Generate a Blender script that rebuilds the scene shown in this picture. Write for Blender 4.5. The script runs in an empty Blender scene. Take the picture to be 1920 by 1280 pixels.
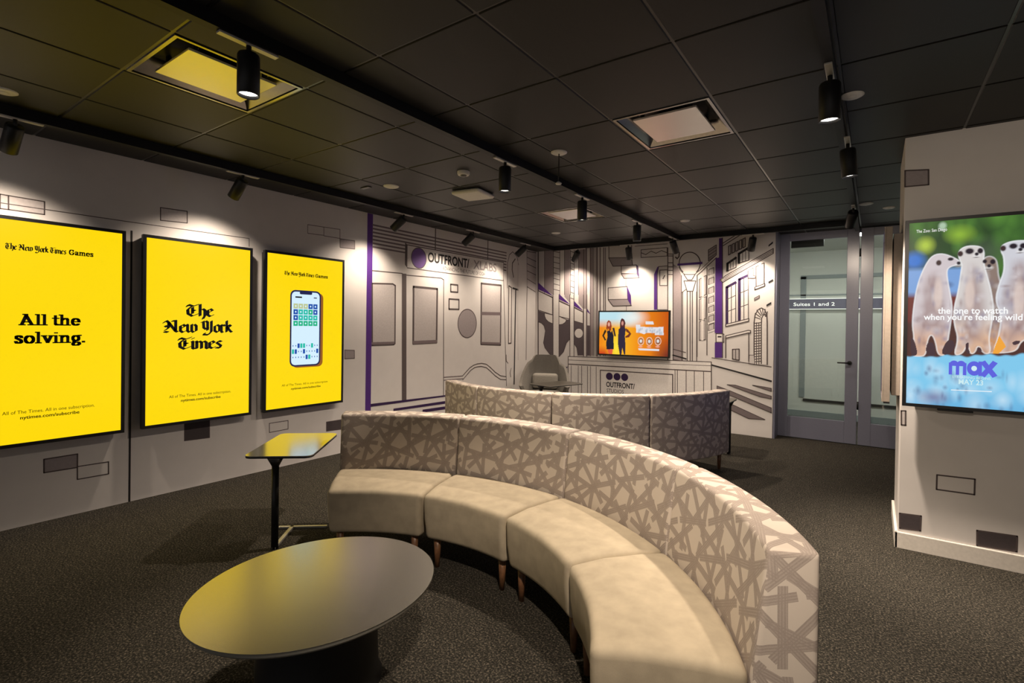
import bpy, bmesh, math, random
from math import sin, cos, pi, radians, atan2, hypot
from mathutils import Vector, Matrix
from mathutils.geometry import tessellate_polygon
import numpy as np
random.seed(7)
scn = bpy.context.scene
COL = scn.collection
scn.view_settings.view_transform = 'Standard'
scn.view_settings.look = 'None'
scn.view_settings.exposure = 0.0
scn.view_settings.gamma = 1.0
scn.view_settings.use_curve_mapping = False
try:
    scn.cycles.use_denoising = True
    scn.cycles.max_bounces = 8
    scn.cycles.sample_clamp_indirect = 3.0
except Exception:
    pass

# ------------------------------------------------------------------ camera
yaw, pitch, roll = radians(35.36), radians(-0.41), radians(0.79)
fwd = Vector((-sin(yaw) * cos(pitch), cos(yaw) * cos(pitch), sin(pitch)))
rt = Vector((cos(yaw), sin(yaw), 0.0))
up = rt.cross(fwd)
rt2 = cos(roll) * rt + sin(roll) * up
up2 = -sin(roll) * rt + cos(roll) * up
cam = bpy.data.cameras.new('camera')
cam.sensor_width = 36.0
cam.lens = 958.8 / 1920.0 * 36.0
cam.shift_y = -(640.0 - 616.2) / 1920.0
cam.clip_start = 0.02
camo = bpy.data.objects.new('camera', cam)
camo.matrix_world = Matrix((
    (rt2.x, up2.x, -fwd.x, 0.0), (rt2.y, up2.y, -fwd.y, 0.0), (rt2.z, up2.z, -fwd.z, 1.45), (0, 0, 0, 1)))
COL.objects.link(camo)
scn.camera = camo

# ------------------------------------------------------------------ world: dim grey light from the open side of the floor behind the camera
w = bpy.data.worlds.new('world')
w.use_nodes = True
w.node_tree.nodes['Background'].inputs[0].default_value = (1.0, 0.94, 0.90, 1)
w.node_tree.nodes['Background'].inputs[1].default_value = 0.32
scn.world = w

# spotlight strengths (watts)
P_WALL, P_BACK, P_DOWN = 66.0, 66.0, 215.0
WARM = (1.0, 0.83, 0.66)

# ------------------------------------------------------------------ helpers
XL, YB, H = -4.83, 7.5, 2.73
YD = 7.75

def lin(c):
    c = c / 255.0
    return c / 12.92 if c <= 0.04045 else ((c + 0.055) / 1.055) ** 2.4
def rgb(r, g, b): return (lin(r), lin(g), lin(b), 1.0)

MATS = {}
def mat(name, col, rough=0.6, metal=0.0, noise=0.06, nscale=60.0, bump=0.0, bscale=400.0, spec=0.5, coat=0.0, emit=None, estr=0.0):
    if name in MATS: return MATS[name]
    m = bpy.data.materials.new(name)
    m.use_nodes = True
    nt = m.node_tree; N = nt.nodes; K = nt.links
    b = N['Principled BSDF']
    b.inputs['Roughness'].default_value = rough
    b.inputs['Metallic'].default_value = metal
    b.inputs['Specular IOR Level'].default_value = spec
    b.inputs['Coat Weight'].default_value = coat
    b.inputs['Coat Roughness'].default_value = 0.08
    tc = N.new('ShaderNodeTexCoord')
    nz = N.new('ShaderNodeTexNoise'); nz.inputs['Scale'].default_value = nscale; nz.inputs['Detail'].default_value = 3
    K.new(tc.outputs['Object'], nz.inputs['Vector'])
    cr = N.new('ShaderNodeValToRGB')
    lo = tuple(max(0, c * (1 - noise)) for c in col[:3]) + (1,)
    hi = tuple(min(1, c * (1 + noise)) for c in col[:3]) + (1,)
    cr.color_ramp.elements[0].color = lo; cr.color_ramp.elements[0].position = 0.3
    cr.color_ramp.elements[1].color = hi; cr.color_ramp.elements[1].position = 0.7
    K.new(nz.outputs['Fac'], cr.inputs['Fac']); K.new(cr.outputs['Color'], b.inputs['Base Color'])
    if bump:
        n2 = N.new('ShaderNodeTexNoise'); n2.inputs['Scale'].default_value = bscale; n2.inputs['Detail'].default_value = 2
        K.new(tc.outputs['Object'], n2.inputs['Vector'])
        bp = N.new('ShaderNodeBump'); bp.inputs['Strength'].default_value = bump; bp.inputs['Distance'].default_value = 0.004
        K.new(n2.outputs['Fac'], bp.inputs['Height']); K.new(bp.outputs['Normal'], b.inputs['Normal'])
    if emit:
        b.inputs['Emission Color'].default_value = emit; b.inputs['Emission Strength'].default_value = estr
    MATS[name] = m
    return m

def obj(name, me, parent=None):
    o = bpy.data.objects.new(name, me); COL.objects.link(o)
    if parent: o.parent = parent
    return o
def empty(name, loc, rz=0.0):
    o = bpy.data.objects.new(name, None); COL.objects.link(o)
    o.location = loc; o.rotation_euler = (0, 0, rz); o.empty_display_size = 0.1
    return o
def tag(o, label=None, cat=None, group=None, kind=None):
    if label: o['label'] = label
    if cat: o['category'] = cat
    if group: o['group'] = group
    if kind: o['kind'] = kind
    return o
def copy_tree(o, parent=None):
    c = o.copy(); COL.objects.link(c)
    if parent: c.parent = parent
    for ch in list(o.children): copy_tree(ch, c)
    return c

class MB:
    """collects shapes and links them as one mesh object"""
    def __init__(s): s.bm = bmesh.new(); s.mats = []
    def mi(s, m):
        if m not in s.mats: s.mats.append(m)
        return s.mats.index(m)
    def face(s, pts, m):
        vs = [s.bm.verts.new(p) for p in pts]
        try:
            f = s.bm.faces.new(vs); f.material_index = s.mi(m); return f
        except ValueError:
            return None
    def box(s, x0, x1, y0, y1, z0, z1, m, bevel=0.0, seg=2):
        r = bmesh.ops.create_cube(s.bm, size=1.0, matrix=Matrix.Translation(((x0+x1)/2, (y0+y1)/2, (z0+z1)/2)) @ Matrix.Diagonal((x1-x0, y1-y0, z1-z0, 1)))
        i = s.mi(m); fs = set()
        for v in r['verts']:
            for f in v.link_faces: fs.add(f)
        for f in fs: f.material_index = i
        if bevel:
            es = {e for f in fs for e in f.edges}
            bmesh.ops.bevel(s.bm, geom=list(es), offset=bevel, segments=seg, affect='EDGES', profile=0.5, clamp_overlap=True, material=-1)
    def cyl(s, p0, p1, r0, r1, m, n=24, cap=True):
        p0 = Vector(p0); p1 = Vector(p1); d = (p1 - p0)
        q = d.to_track_quat('Z', 'Y').to_matrix().to_4x4()
        res = bmesh.ops.create_cone(s.bm, cap_ends=cap, segments=n, radius1=r0, radius2=r1, depth=d.length, matrix=Matrix.Translation((p0+p1)/2) @ q)
        i = s.mi(m)
        for v in res['verts']:
            for f in v.link_faces: f.material_index = i; f.smooth = len(f.verts) == 4
    def lathe(s, prof, m, n=40, M=None, close=False):
        rings = []
        for r, z in prof:
            if r < 1e-6: rings.append([s.bm.verts.new((0, 0, z))])
            else: rings.append([s.bm.verts.new((r*cos(2*pi*k/n), r*sin(2*pi*k/n), z)) for k in range(n)])
        i = s.mi(m); new = [v for R in rings for v in R]
        for a, b in zip(rings, rings[1:]):
            for k in range(n):
                q = [a[k % len(a)], a[(k+1) % n % len(a)], b[(k+1) % n % len(b)], b[k % len(b)]]
                u = []
                for v in q:
                    if v not in u: u.append(v)
                if len(u) > 2:
                    f = s.bm.faces.new(u); f.material_index = i; f.smooth = True
        if M is not None: bmesh.ops.transform(s.bm, matrix=M, verts=new)
    def build(s, name, parent=None, label=None, smooth=None, recalc=True, loc=None):
        if recalc: bmesh.ops.recalc_face_normals(s.bm, faces=s.bm.faces[:])
        if smooth is not None:
            for f in s.bm.faces: f.smooth = True
            for e in s.bm.edges:
                e.smooth = not (len(e.link_faces) == 2 and e.calc_face_angle(0) > smooth)
        me = bpy.data.meshes.new(name); s.bm.to_mesh(me); s.bm.free()
        for m in s.mats: me.materials.append(m)
        o = obj(name, me, parent)
        if label: o['label'] = label
        if loc: o.location = loc
        return o

def rot_to(d):
    return Vector(d).to_track_quat('Z', 'Y').to_matrix().to_4x4()

# ---- flat art (prints on walls, pictures on displays) -----------------------------------------
def text_tris(s, off):
    cu = bpy.data.curves.new('t', 'FONT'); cu.body = s; cu.size = 1.0; cu.offset = off
    cu.resolution_u = 4
    o = bpy.data.objects.new('t', cu); COL.objects.link(o)
    dg = bpy.context.evaluated_depsgraph_get()
    me = bpy.data.meshes.new_from_object(o.evaluated_get(dg))
    vs = [(v.co.x, v.co.y) for v in me.vertices]
    ps = [list(p.vertices) for p in me.polygons]
    bpy.data.objects.remove(o); bpy.data.curves.remove(cu); bpy.data.meshes.remove(me)
    return vs, ps

def hull(pts):
    pts = sorted(set((round(a, 5), round(b, 5)) for a, b in pts))
    def half(P):
        h = []
        for p in P:
            while len(h) > 1 and (h[-1][0]-h[-2][0])*(p[1]-h[-2][1]) - (h[-1][1]-h[-2][1])*(p[0]-h[-2][0]) <= 0: h.pop()
            h.append(p)
        return h
    a = half(pts); b = half(pts[::-1])
    return a[:-1] + b[:-1]

class Art:
    """flat shapes on a wall or display face; each shape sits a hair above the one before"""
    def __init__(s, mb, frame, d0=0.0006, step=0.00002):
        s.mb = mb; s.f = frame; s.d = d0; s.step = step
    def poly(s, pts, m):
        s.d += s.step
        if len(pts) <= 4: s.mb.face([s.f(u, v, s.d) for u, v in pts], m); return
        vs = [s.mb.bm.verts.new(s.f(u, v, s.d)) for u, v in pts]; i = s.mb.mi(m)
        for t in tessellate_polygon([[Vector((u, v, 0)) for u, v in pts]]):
            try:
                f = s.mb.bm.faces.new([vs[k] for k in t]); f.material_index = i
            except ValueError: pass
    def line(s, pts, w, m):
        s.d += s.step
        for (a, b), (c, e) in zip(pts, pts[1:]):
            L = hypot(c-a, e-b)
            if L < 1e-6: continue
            dx, dy = (c-a)/L, (e-b)/L; nx, ny = -dy*w/2, dx*w/2; ex, ey = dx*w*0.3, dy*w*0.3
            s.mb.face([s.f(u, v, s.d) for u, v in ((a-ex+nx, b-ey+ny), (a-ex-nx, b-ey-ny), (c+ex-nx, e+ey-ny), (c+ex+nx, e+ey+ny))], m)
    def circle(s, c, r, m, n=40, ry=None):
        s.poly([(c[0]+r*cos(2*pi*k/n), c[1]+(ry or r)*sin(2*pi*k/n)) for k in range(n)], m)
    def rrect(s, u0, u1, v0, v1, r, m):
        P = []
        for cx, cy, a0 in ((u1-r, v1-r, 0), (u0+r, v1-r, 90), (u0+r, v0+r, 180), (u1-r, v0+r, 270)):
            for k in range(5): a = radians(a0+k*22.5); P.append((cx+r*cos(a), cy+r*sin(a)))
        s.poly(P, m)
    def text(s, t, c, wd, ht, m, off=0.0, mirror=False):
        vs, ps = text_tris(t, off)
        if not vs: return
        x0 = min(v[0] for v in vs); x1 = max(v[0] for v in vs); y0 = min(v[1] for v in vs); y1 = max(v[1] for v in vs)
        sx = wd/(x1-x0); sy = ht/(y1-y0); s.d += s.step
        bv = [s.mb.bm.verts.new(s.f(c[0]+(x-(x0+x1)/2)*sx, c[1]+(y-(y0+y1)/2)*sy, s.d)) for x, y in vs]
        i = s.mb.mi(m)
        for p in ps:
            try:
                f = s.mb.bm.faces.new([bv[k] for k in p]); f.material_index = i
            except ValueError: pass
    def pen(s, strokes, org, sc, nib, thin, m):
        """broad-nib pen strokes (used for the blackletter and slab lettering)"""
        s.d += s.step
        for st in strokes:
            for (a, b), (c, e) in zip(st, st[1:]):
                P = []
                for x, y in ((a, b), (c, e)):
                    for i in (-1, 1):
                        for j in (-1, 1): P.append((x+i*nib[0]+j*thin[0], y+i*nib[1]+j*thin[1]))
                h = hull(P)
                s.mb.face([s.f(org[0]+x*sc[0], org[1]+y*sc[1], s.d) for x, y in h], m)
    def data(s, items, pal):
        for it in items:
            if it[0] == 'p': s.poly(it[2], pal[it[1]])
            elif it[0] == 'l': s.line(it[3], it[2], pal[it[1]])
            elif it[0] == 'c': s.circle(it[2], it[3], pal[it[1]])
            elif it[0] == 't': s.text(it[2], it[3], it[4], it[5], pal[it[1]], it[6])
def f_left(u, v, d): return (XL + d, u, v)
def f_back(u, v, d): return (u, YB - d, v)

def arc(cx, cy, rx, ry, a0, a1, n=10):
    return [(cx+rx*cos(radians(a0+(a1-a0)*k/n)), cy+ry*sin(radians(a0+(a1-a0)*k/n))) for k in range(n+1)]
BL = {  # blackletter pen paths (x-height 1); value = (advance, strokes)
 'T': (0.93, [[(0.0, 1.2), (0.12, 1.42), (0.45, 1.25), (0.85, 1.48)], [(0.28, 1.15), (0.05, 0.8), (0.08, 0.3), (0.4, 0.02), (0.8, 0.28)], [(0.42, 1.1), (0.42, 0.35)], [(0.42, 0.75), (0.6, 0.7)]]),
 'h': (0.62, [[(0.08, 1.5), (0.08, 0.08)], [(0.1, 0.78), (0.3, 0.95), (0.46, 0.8), (0.46, 0.1), (0.32, -0.3)]]),
 'e': (0.58, [[(0.08, 0.82), (0.08, 0.2), (0.28, 0.02), (0.5, 0.2)], [(0.08, 0.82), (0.3, 0.98), (0.46, 0.78), (0.14, 0.5)]]),
 'N': (1.12, [[(-0.1, 1.2), (0.1, 1.42), (0.28, 1.2), (0.25, 0.55), (0.0, 0.28)], [(0.25, 1.25), (0.8, 0.2), (0.95, 0.08)], [(0.55, 1.4), (0.82, 1.45), (0.82, 0.25)], [(-0.05, 0.1), (0.2, 0.05)], [(0.0, 0.8), (0.12, 0.7)]]),
 'w': (0.92, [[(0.02, 1.0), (0.08, 0.9), (0.08, 0.2), (0.22, 0.04), (0.42, 0.2)], [(0.42, 1.0), (0.42, 0.2), (0.56, 0.03), (0.8, 0.22), (0.8, 0.82), (0.66, 1.0)]]),
 'Y': (1.0, [[(-0.05, 1.3), (0.08, 1.4), (0.12, 0.6), (0.3, 0.42), (0.5, 0.55)], [(0.3, 1.45), (0.45, 1.3), (0.45, 0.3)], [(0.78, 1.45), (0.78, 0.1), (0.5, -0.3), (0.12, -0.28), (0.2, -0.1)]]),
 'o': (0.6, [[(0.08, 0.82), (0.08, 0.2), (0.3, 0.02), (0.5, 0.2), (0.5, 0.82), (0.3, 0.98), (0.08, 0.82)]]),
 'r': (0.48, [[(0.08, 1.0), (0.08, 0.1), (0.2, 0.0)], [(0.1, 0.8), (0.25, 0.98), (0.4, 0.85)]]),
 'k': (0.6, [[(0.08, 1.5), (0.08, 0.08)], [(0.1, 0.6), (0.3, 0.98), (0.46, 0.85), (0.2, 0.55)], [(0.2, 0.55), (0.45, 0.12), (0.55, 0.05)]]),
 'i': (0.3, [[(0.02, 1.0), (0.08, 0.9), (0.08, 0.1), (0.2, 0.0)], [(0.06, 1.32), (0.12, 1.38)]]),
 'm': (0.98, [[(0.02, 1.0), (0.08, 0.9), (0.08, 0.05)], [(0.1, 0.8), (0.28, 0.98), (0.44, 0.82), (0.44, 0.05)], [(0.46, 0.8), (0.64, 0.98), (0.8, 0.82), (0.8, 0.1), (0.92, 0.0)]]),
 's': (0.5, [[(0.42, 0.88), (0.25, 0.98), (0.07, 0.75), (0.4, 0.35), (0.3, 0.05), (0.02, 0.1)]]),
 ' ': (0.4, [])}
SL = {  # slab serif pen paths
 'A': (1.2, [[(0.12, 0.06), (0.5, 1.36)], [(0.42, 1.36), (0.92, 0.06)], [(0.3, 0.42), (0.75, 0.42)], [(0.0, 0.05), (0.3, 0.05)], [(0.7, 0.05), (1.1, 0.05)], [(0.3, 1.36), (0.5, 1.36)]]),
 'l': (0.5, [[(0.22, 0.05), (0.22, 1.36)], [(0.08, 0.05), (0.36, 0.05)], [(0.08, 1.36), (0.22, 1.36)]]),
 't': (0.56, [[(0.22, 0.2), (0.22, 1.25)], [(0.06, 0.92), (0.44, 0.92)], [(0.22, 0.2), (0.32, 0.05), (0.48, 0.12)]]),
 'h': (0.98, [[(0.2, 0.05), (0.2, 1.36)], [(0.06, 0.05), (0.34, 0.05)], [(0.06, 1.36), (0.2, 1.36)], [(0.22, 0.72), (0.42, 0.92), (0.6, 0.92), (0.7, 0.75), (0.7, 0.05)], [(0.58, 0.05), (0.86, 0.05)]]),
 'e': (0.86, [arc(0.42, 0.48, 0.3, 0.44, 0, 320, 14), [(0.12, 0.5), (0.72, 0.5)]]),
 's': (0.72, [[(0.56, 0.72), (0.5, 0.88), (0.34, 0.94), (0.16, 0.84), (0.16, 0.66), (0.5, 0.4), (0.56, 0.2), (0.4, 0.05), (0.2, 0.07), (0.12, 0.25)]]),
 'o': (0.9, [arc(0.43, 0.48, 0.31, 0.44, 0, 360, 18)]),
 'v': (0.9, [[(0.16, 0.92), (0.46, 0.08)], [(0.46, 0.08), (0.74, 0.92)], [(0.04, 0.92), (0.3, 0.92)], [(0.62, 0.92), (0.86, 0.92)]]),
 'i': (0.5, [[(0.22, 0.05), (0.22, 0.92)], [(0.08, 0.05), (0.36, 0.05)], [(0.08, 0.92), (0.22, 0.92)], [(0.19, 1.28), (0.25, 1.28)]]),
 'n': (0.98, [[(0.2, 0.05), (0.2, 0.92)], [(0.06, 0.05), (0.34, 0.05)], [(0.06, 0.92), (0.2, 0.92)], [(0.22, 0.72), (0.42, 0.92), (0.6, 0.92), (0.7, 0.75), (0.7, 0.05)], [(0.58, 0.05), (0.86, 0.05)]]),
 'g': (0.9, [arc(0.4, 0.58, 0.26, 0.34, 0, 360, 14), [(0.5, 0.9), (0.78, 0.95)], [(0.3, 0.24), (0.22, 0.1), (0.66, 0.04), (0.74, -0.14), (0.55, -0.32), (0.25, -0.32), (0.14, -0.16), (0.26, 0.04)]]),
 '.': (0.38, [[(0.14, 0.08), (0.18, 0.08)], [(0.14, 0.16), (0.18, 0.16)]]), ' ': (0.4, []),
 'G': (1.15, [arc(0.55, 0.68, 0.42, 0.64, 50, 330, 14), [(0.92, 0.6), (0.92, 0.2)], [(0.65, 0.6), (1.02, 0.6)], [(0.86, 0.95), (0.86, 1.3)]]),
 'a': (0.88, [[(0.16, 0.75), (0.3, 0.92), (0.5, 0.9), (0.6, 0.75), (0.6, 0.12), (0.76, 0.05)], [(0.6, 0.55), (0.3, 0.5), (0.16, 0.28), (0.28, 0.06), (0.6, 0.25)]]),
 'm': (1.4, [[(0.2, 0.05), (0.2, 0.92)], [(0.06, 0.05), (0.34, 0.05)], [(0.06, 0.92), (0.2, 0.92)], [(0.22, 0.72), (0.42, 0.92), (0.55, 0.92), (0.66, 0.75), (0.66, 0.05)], [(0.68, 0.72), (0.86, 0.92), (1.0, 0.92), (1.12, 0.75), (1.12, 0.05)], [(1.0, 0.05), (1.26, 0.05)]])}
def pen_text(art, t, c, wd, xh, font, m, baseline=True):
    """centre c = (u, baseline v); the line is scaled to width wd and x-height xh"""
    tot = sum(font[ch][0] for ch in t)
    sx = wd/tot; x = 0.0
    nib, thin = ((0.105, 0.078), (0.02, -0.026)) if font is BL else ((0.135, 0.0), (0.0, 0.075))
    for ch in t:
        art.pen(font[ch][1], (c[0]-wd/2+x*sx, c[1]), (sx, xh), nib, thin, m)
        x += font[ch][0]

ART_LEFT = [('p','grey',[(0.813,2.286),(0.854,2.285),(0.855,2.19),(0.813,2.189)]),('l','ink',0.008,[(0.813,2.286),(0.854,2.285),(0.855,2.19),(0.813,2.189),(0.813,2.286)]),('p','grey',[(0.854,2.285),(1.04,2.282),(1.04,2.19),(0.855,2.19)]),('l','ink',0.008,[(0.854,2.285),(1.04,2.282),(1.04,2.19),(0.855,2.19),(0.854,2.285)]),('l','ink',0.006,[(0.813,2.228),(1.539,2.226),(2.498,2.233),(2.499,2.158)]),('p','grey',[(1.763,2.381),(1.964,2.388),(1.965,2.288),(1.764,2.276)]),('l','ink',0.008,[(1.763,2.381),(1.964,2.388),(1.965,2.288),(1.764,2.276),(1.763,2.381)]),('l','ink',0.006,[(3.107,2.466),(3.298,2.472),(3.299,2.383),(3.108,2.376),(3.107,2.466)]),('l','ink',0.006,[(3.298,2.472),(3.501,2.479),(3.502,2.38),(3.299,2.379),(3.298,2.472)]),('p','mid',[(3.502,2.376),(3.697,2.382),(3.699,2.288),(3.504,2.281)]),('l','ink',0.008,[(3.502,2.376),(3.697,2.382),(3.699,2.288),(3.504,2.281),(3.502,2.376)]),('p','mid',[(3.58,1.146),(3.71,1.138),(3.712,1.047),(3.581,1.048)]),('l','ink',0.008,[(3.58,1.146),(3.71,1.138),(3.712,1.047),(3.581,1.048),(3.58,1.146)]),('p','dark',[(1.959,0.582),(2.16,0.582),(2.162,0.41),(1.96,0.417)]),('l','ink',0.008,[(1.959,0.582),(2.16,0.582),(2.162,0.41),(1.96,0.417),(1.959,0.582)]),('l','ink',0.007,[(2.715,0.454),(2.911,0.454),(2.912,0.368),(2.716,0.364),(2.715,0.454)]),('p','dark',[(3.356,0.373),(3.617,0.371),(3.619,0.262),(3.358,0.274)]),('l','ink',0.008,[(3.356,0.373),(3.617,0.371),(3.619,0.262),(3.358,0.274),(3.356,0.373)]),('p','mid',[(1.047,0.445),(1.235,0.446),(1.235,0.346),(1.048,0.349)]),('l','ink',0.009,[(1.047,0.445),(1.235,0.446),(1.235,0.346),(1.048,0.349),(1.047,0.445)]),('l','ink',0.008,[(1.235,0.352),(1.425,0.348),(1.426,0.254),(1.236,0.256),(1.235,0.352)]),('l','black',0.014,[(1.563,2.155),(1.563,0.0)]),('p','purple',[(3.872,0.0),(3.952,0.0),(3.952,2.73),(3.872,2.73)]),('l','mauve',0.02,[(3.952,2.605),(6.62,2.605)]),('l','mauve',0.02,[(3.952,2.562),(6.62,2.558)]),('l','mauve',0.02,[(3.952,2.519),(6.62,2.511)]),('l','mauve',0.02,[(3.952,2.476),(6.62,2.464)]),('l','mauve',0.02,[(3.952,2.433),(6.62,2.417)]),('l','mauve',0.02,[(3.952,2.39),(6.62,2.37)]),('l','mauve',0.02,[(3.952,2.347),(6.62,2.323)]),('l','brown',0.02,[(5.0,2.73),(5.0,2.42)]),('l','brown',0.02,[(6.14,2.73),(6.14,2.42)]),('p','brown',[(4.46,2.47),(4.5,2.445),(4.5,2.155),(4.46,2.19)]),('p','white',[(4.5,2.445),(6.55,2.445),(6.55,2.155),(4.5,2.155)]),('l','brown',0.012,[(4.5,2.155),(6.55,2.155),(6.55,2.445),(4.5,2.445)]),('c','brown',(4.7,2.3),0.138),('c','purple2',(4.7,2.3),0.126),('t','black','OUTFRONT/',(5.285,2.335),0.845,0.135,0.03),('t','mid','XLABS',(6.08,2.335),0.56,0.135,0.02),('t','dark','ADVANCING THE FUTURE OF OOH',(5.61,2.215),0.93,0.05,0.0),('l','ink',0.012,[(3.95,2.068),(4.42,2.077)]),('p','pane',[(3.952,1.917),(4.265,1.934),(4.306,1.917),(4.312,1.204),(4.29,1.192),(3.963,1.191)]),('l','ink',0.02,[(3.952,1.917),(4.265,1.934),(4.306,1.917),(4.312,1.204),(4.29,1.192),(3.963,1.191),(3.952,1.917)]),('l','mauve',0.03,[(3.962,1.211),(4.298,1.212)]),('p','brown',[(4.412,2.076),(4.487,2.079),(4.514,0.468),(4.438,0.464)]),('l','ink',0.012,[(4.487,2.062),(5.119,2.077),(5.172,2.058),(5.199,0.455),(4.514,0.468)]),('p','pane',[(4.613,1.924),(5.047,1.924),(5.047,1.204),(4.619,1.197)]),('l','ink',0.03,[(4.613,1.924),(5.047,1.924),(5.047,1.204),(4.619,1.197),(4.613,1.924)]),('l','mauve',0.04,[(4.625,1.21),(5.047,1.217)]),('l','ink',0.022,[(5.315,2.007),(5.462,2.006),(5.464,1.904),(5.317,1.903),(5.315,2.007)]),('l','ink',0.022,[(5.285,1.801),(5.491,1.802),(5.493,1.664),(5.287,1.66),(5.285,1.801)]),('c','ink',(5.683,1.465),0.213),('c','mid',(5.683,1.465),0.199),('p','pane',[(5.995,2.069),(6.49,2.074),(6.494,1.136),(6.006,1.16)]),('l','ink',0.03,[(5.995,2.069),(6.49,2.074),(6.494,1.136),(6.006,1.16),(5.995,2.069)]),('l','mauve',0.05,[(6.012,1.619),(6.491,1.626)]),('l','mauve',0.03,[(6.014,1.177),(6.493,1.157)]),('l','ink',0.012,[(6.554,2.169),(6.602,1.48),(6.671,0.473)]),('l','ink',0.012,[(6.661,2.044),(6.652,2.444),(6.704,2.584),(6.795,2.644),(6.916,2.582),(6.967,2.45)]),('l','ink',0.02,[(6.869,2.536),(6.79,2.459),(6.784,2.35),(6.829,2.232)]),('p','white',[(6.697,2.084),(6.777,2.057),(6.784,1.156),(6.71,1.152)]),('l','ink',0.02,[(6.697,2.084),(6.777,2.057),(6.784,1.156),(6.71,1.152),(6.697,2.084)]),('l','black',0.03,[(6.895,2.048),(6.885,0.482)]),('l','black',0.03,[(6.81,2.053),(6.963,2.036)]),('l','ink',0.012,[(5.595,0.712),(5.663,0.759),(5.752,0.818),(5.832,0.849),(5.915,0.865),(6.02,0.869),(6.139,0.849),(6.252,0.788),(6.367,0.712),(6.508,0.646),(6.664,0.62)]),('l','ink',0.012,[(5.596,0.654),(5.693,0.724),(5.773,0.781),(5.854,0.812),(5.926,0.821),(6.021,0.822),(6.141,0.798),(6.253,0.733),(6.368,0.656),(6.509,0.589),(6.665,0.57)]),('l','ink',0.012,[(6.656,0.971),(6.658,0.871),(6.708,0.833)]),('l','ink',0.012,[(6.797,0.748),(6.767,0.677),(6.788,0.604)]),('p','purple3',[(3.952,0.5),(5.25,0.47),(5.25,0.45),(3.952,0.465)]),('p','purple3',[(4.3,0.4),(5.6,0.385),(5.6,0.345),(4.3,0.37)]),('p','purple3',[(4.8,0.325),(5.9,0.3),(5.9,0.26),(4.8,0.285)]),('l','mauve',0.012,[(5.2,0.72),(5.6,0.71)]),('l','mauve',0.012,[(5.2,0.68),(5.6,0.67)]),('l','grey',0.012,[(6.945,2.749),(6.961,1.623),(6.991,0.875)]),('l','ink',0.014,[(7.208,2.729),(7.23,2.105),(7.23,0.864)]),('p','grey',[(7.214,2.73),(7.543,2.772),(7.563,2.023),(7.23,2.105)]),('l','ink',0.012,[(7.214,2.705),(7.529,2.713)]),('l','ink',0.012,[(7.217,2.604),(7.533,2.557)]),('l','ink',0.012,[(7.22,2.494),(7.536,2.443)]),('l','ink',0.012,[(7.223,2.375),(7.539,2.321)]),('l','ink',0.012,[(7.226,2.24),(7.543,2.158)]),('l','ink',0.012,[(7.23,2.105),(7.547,2.018)])]
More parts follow.
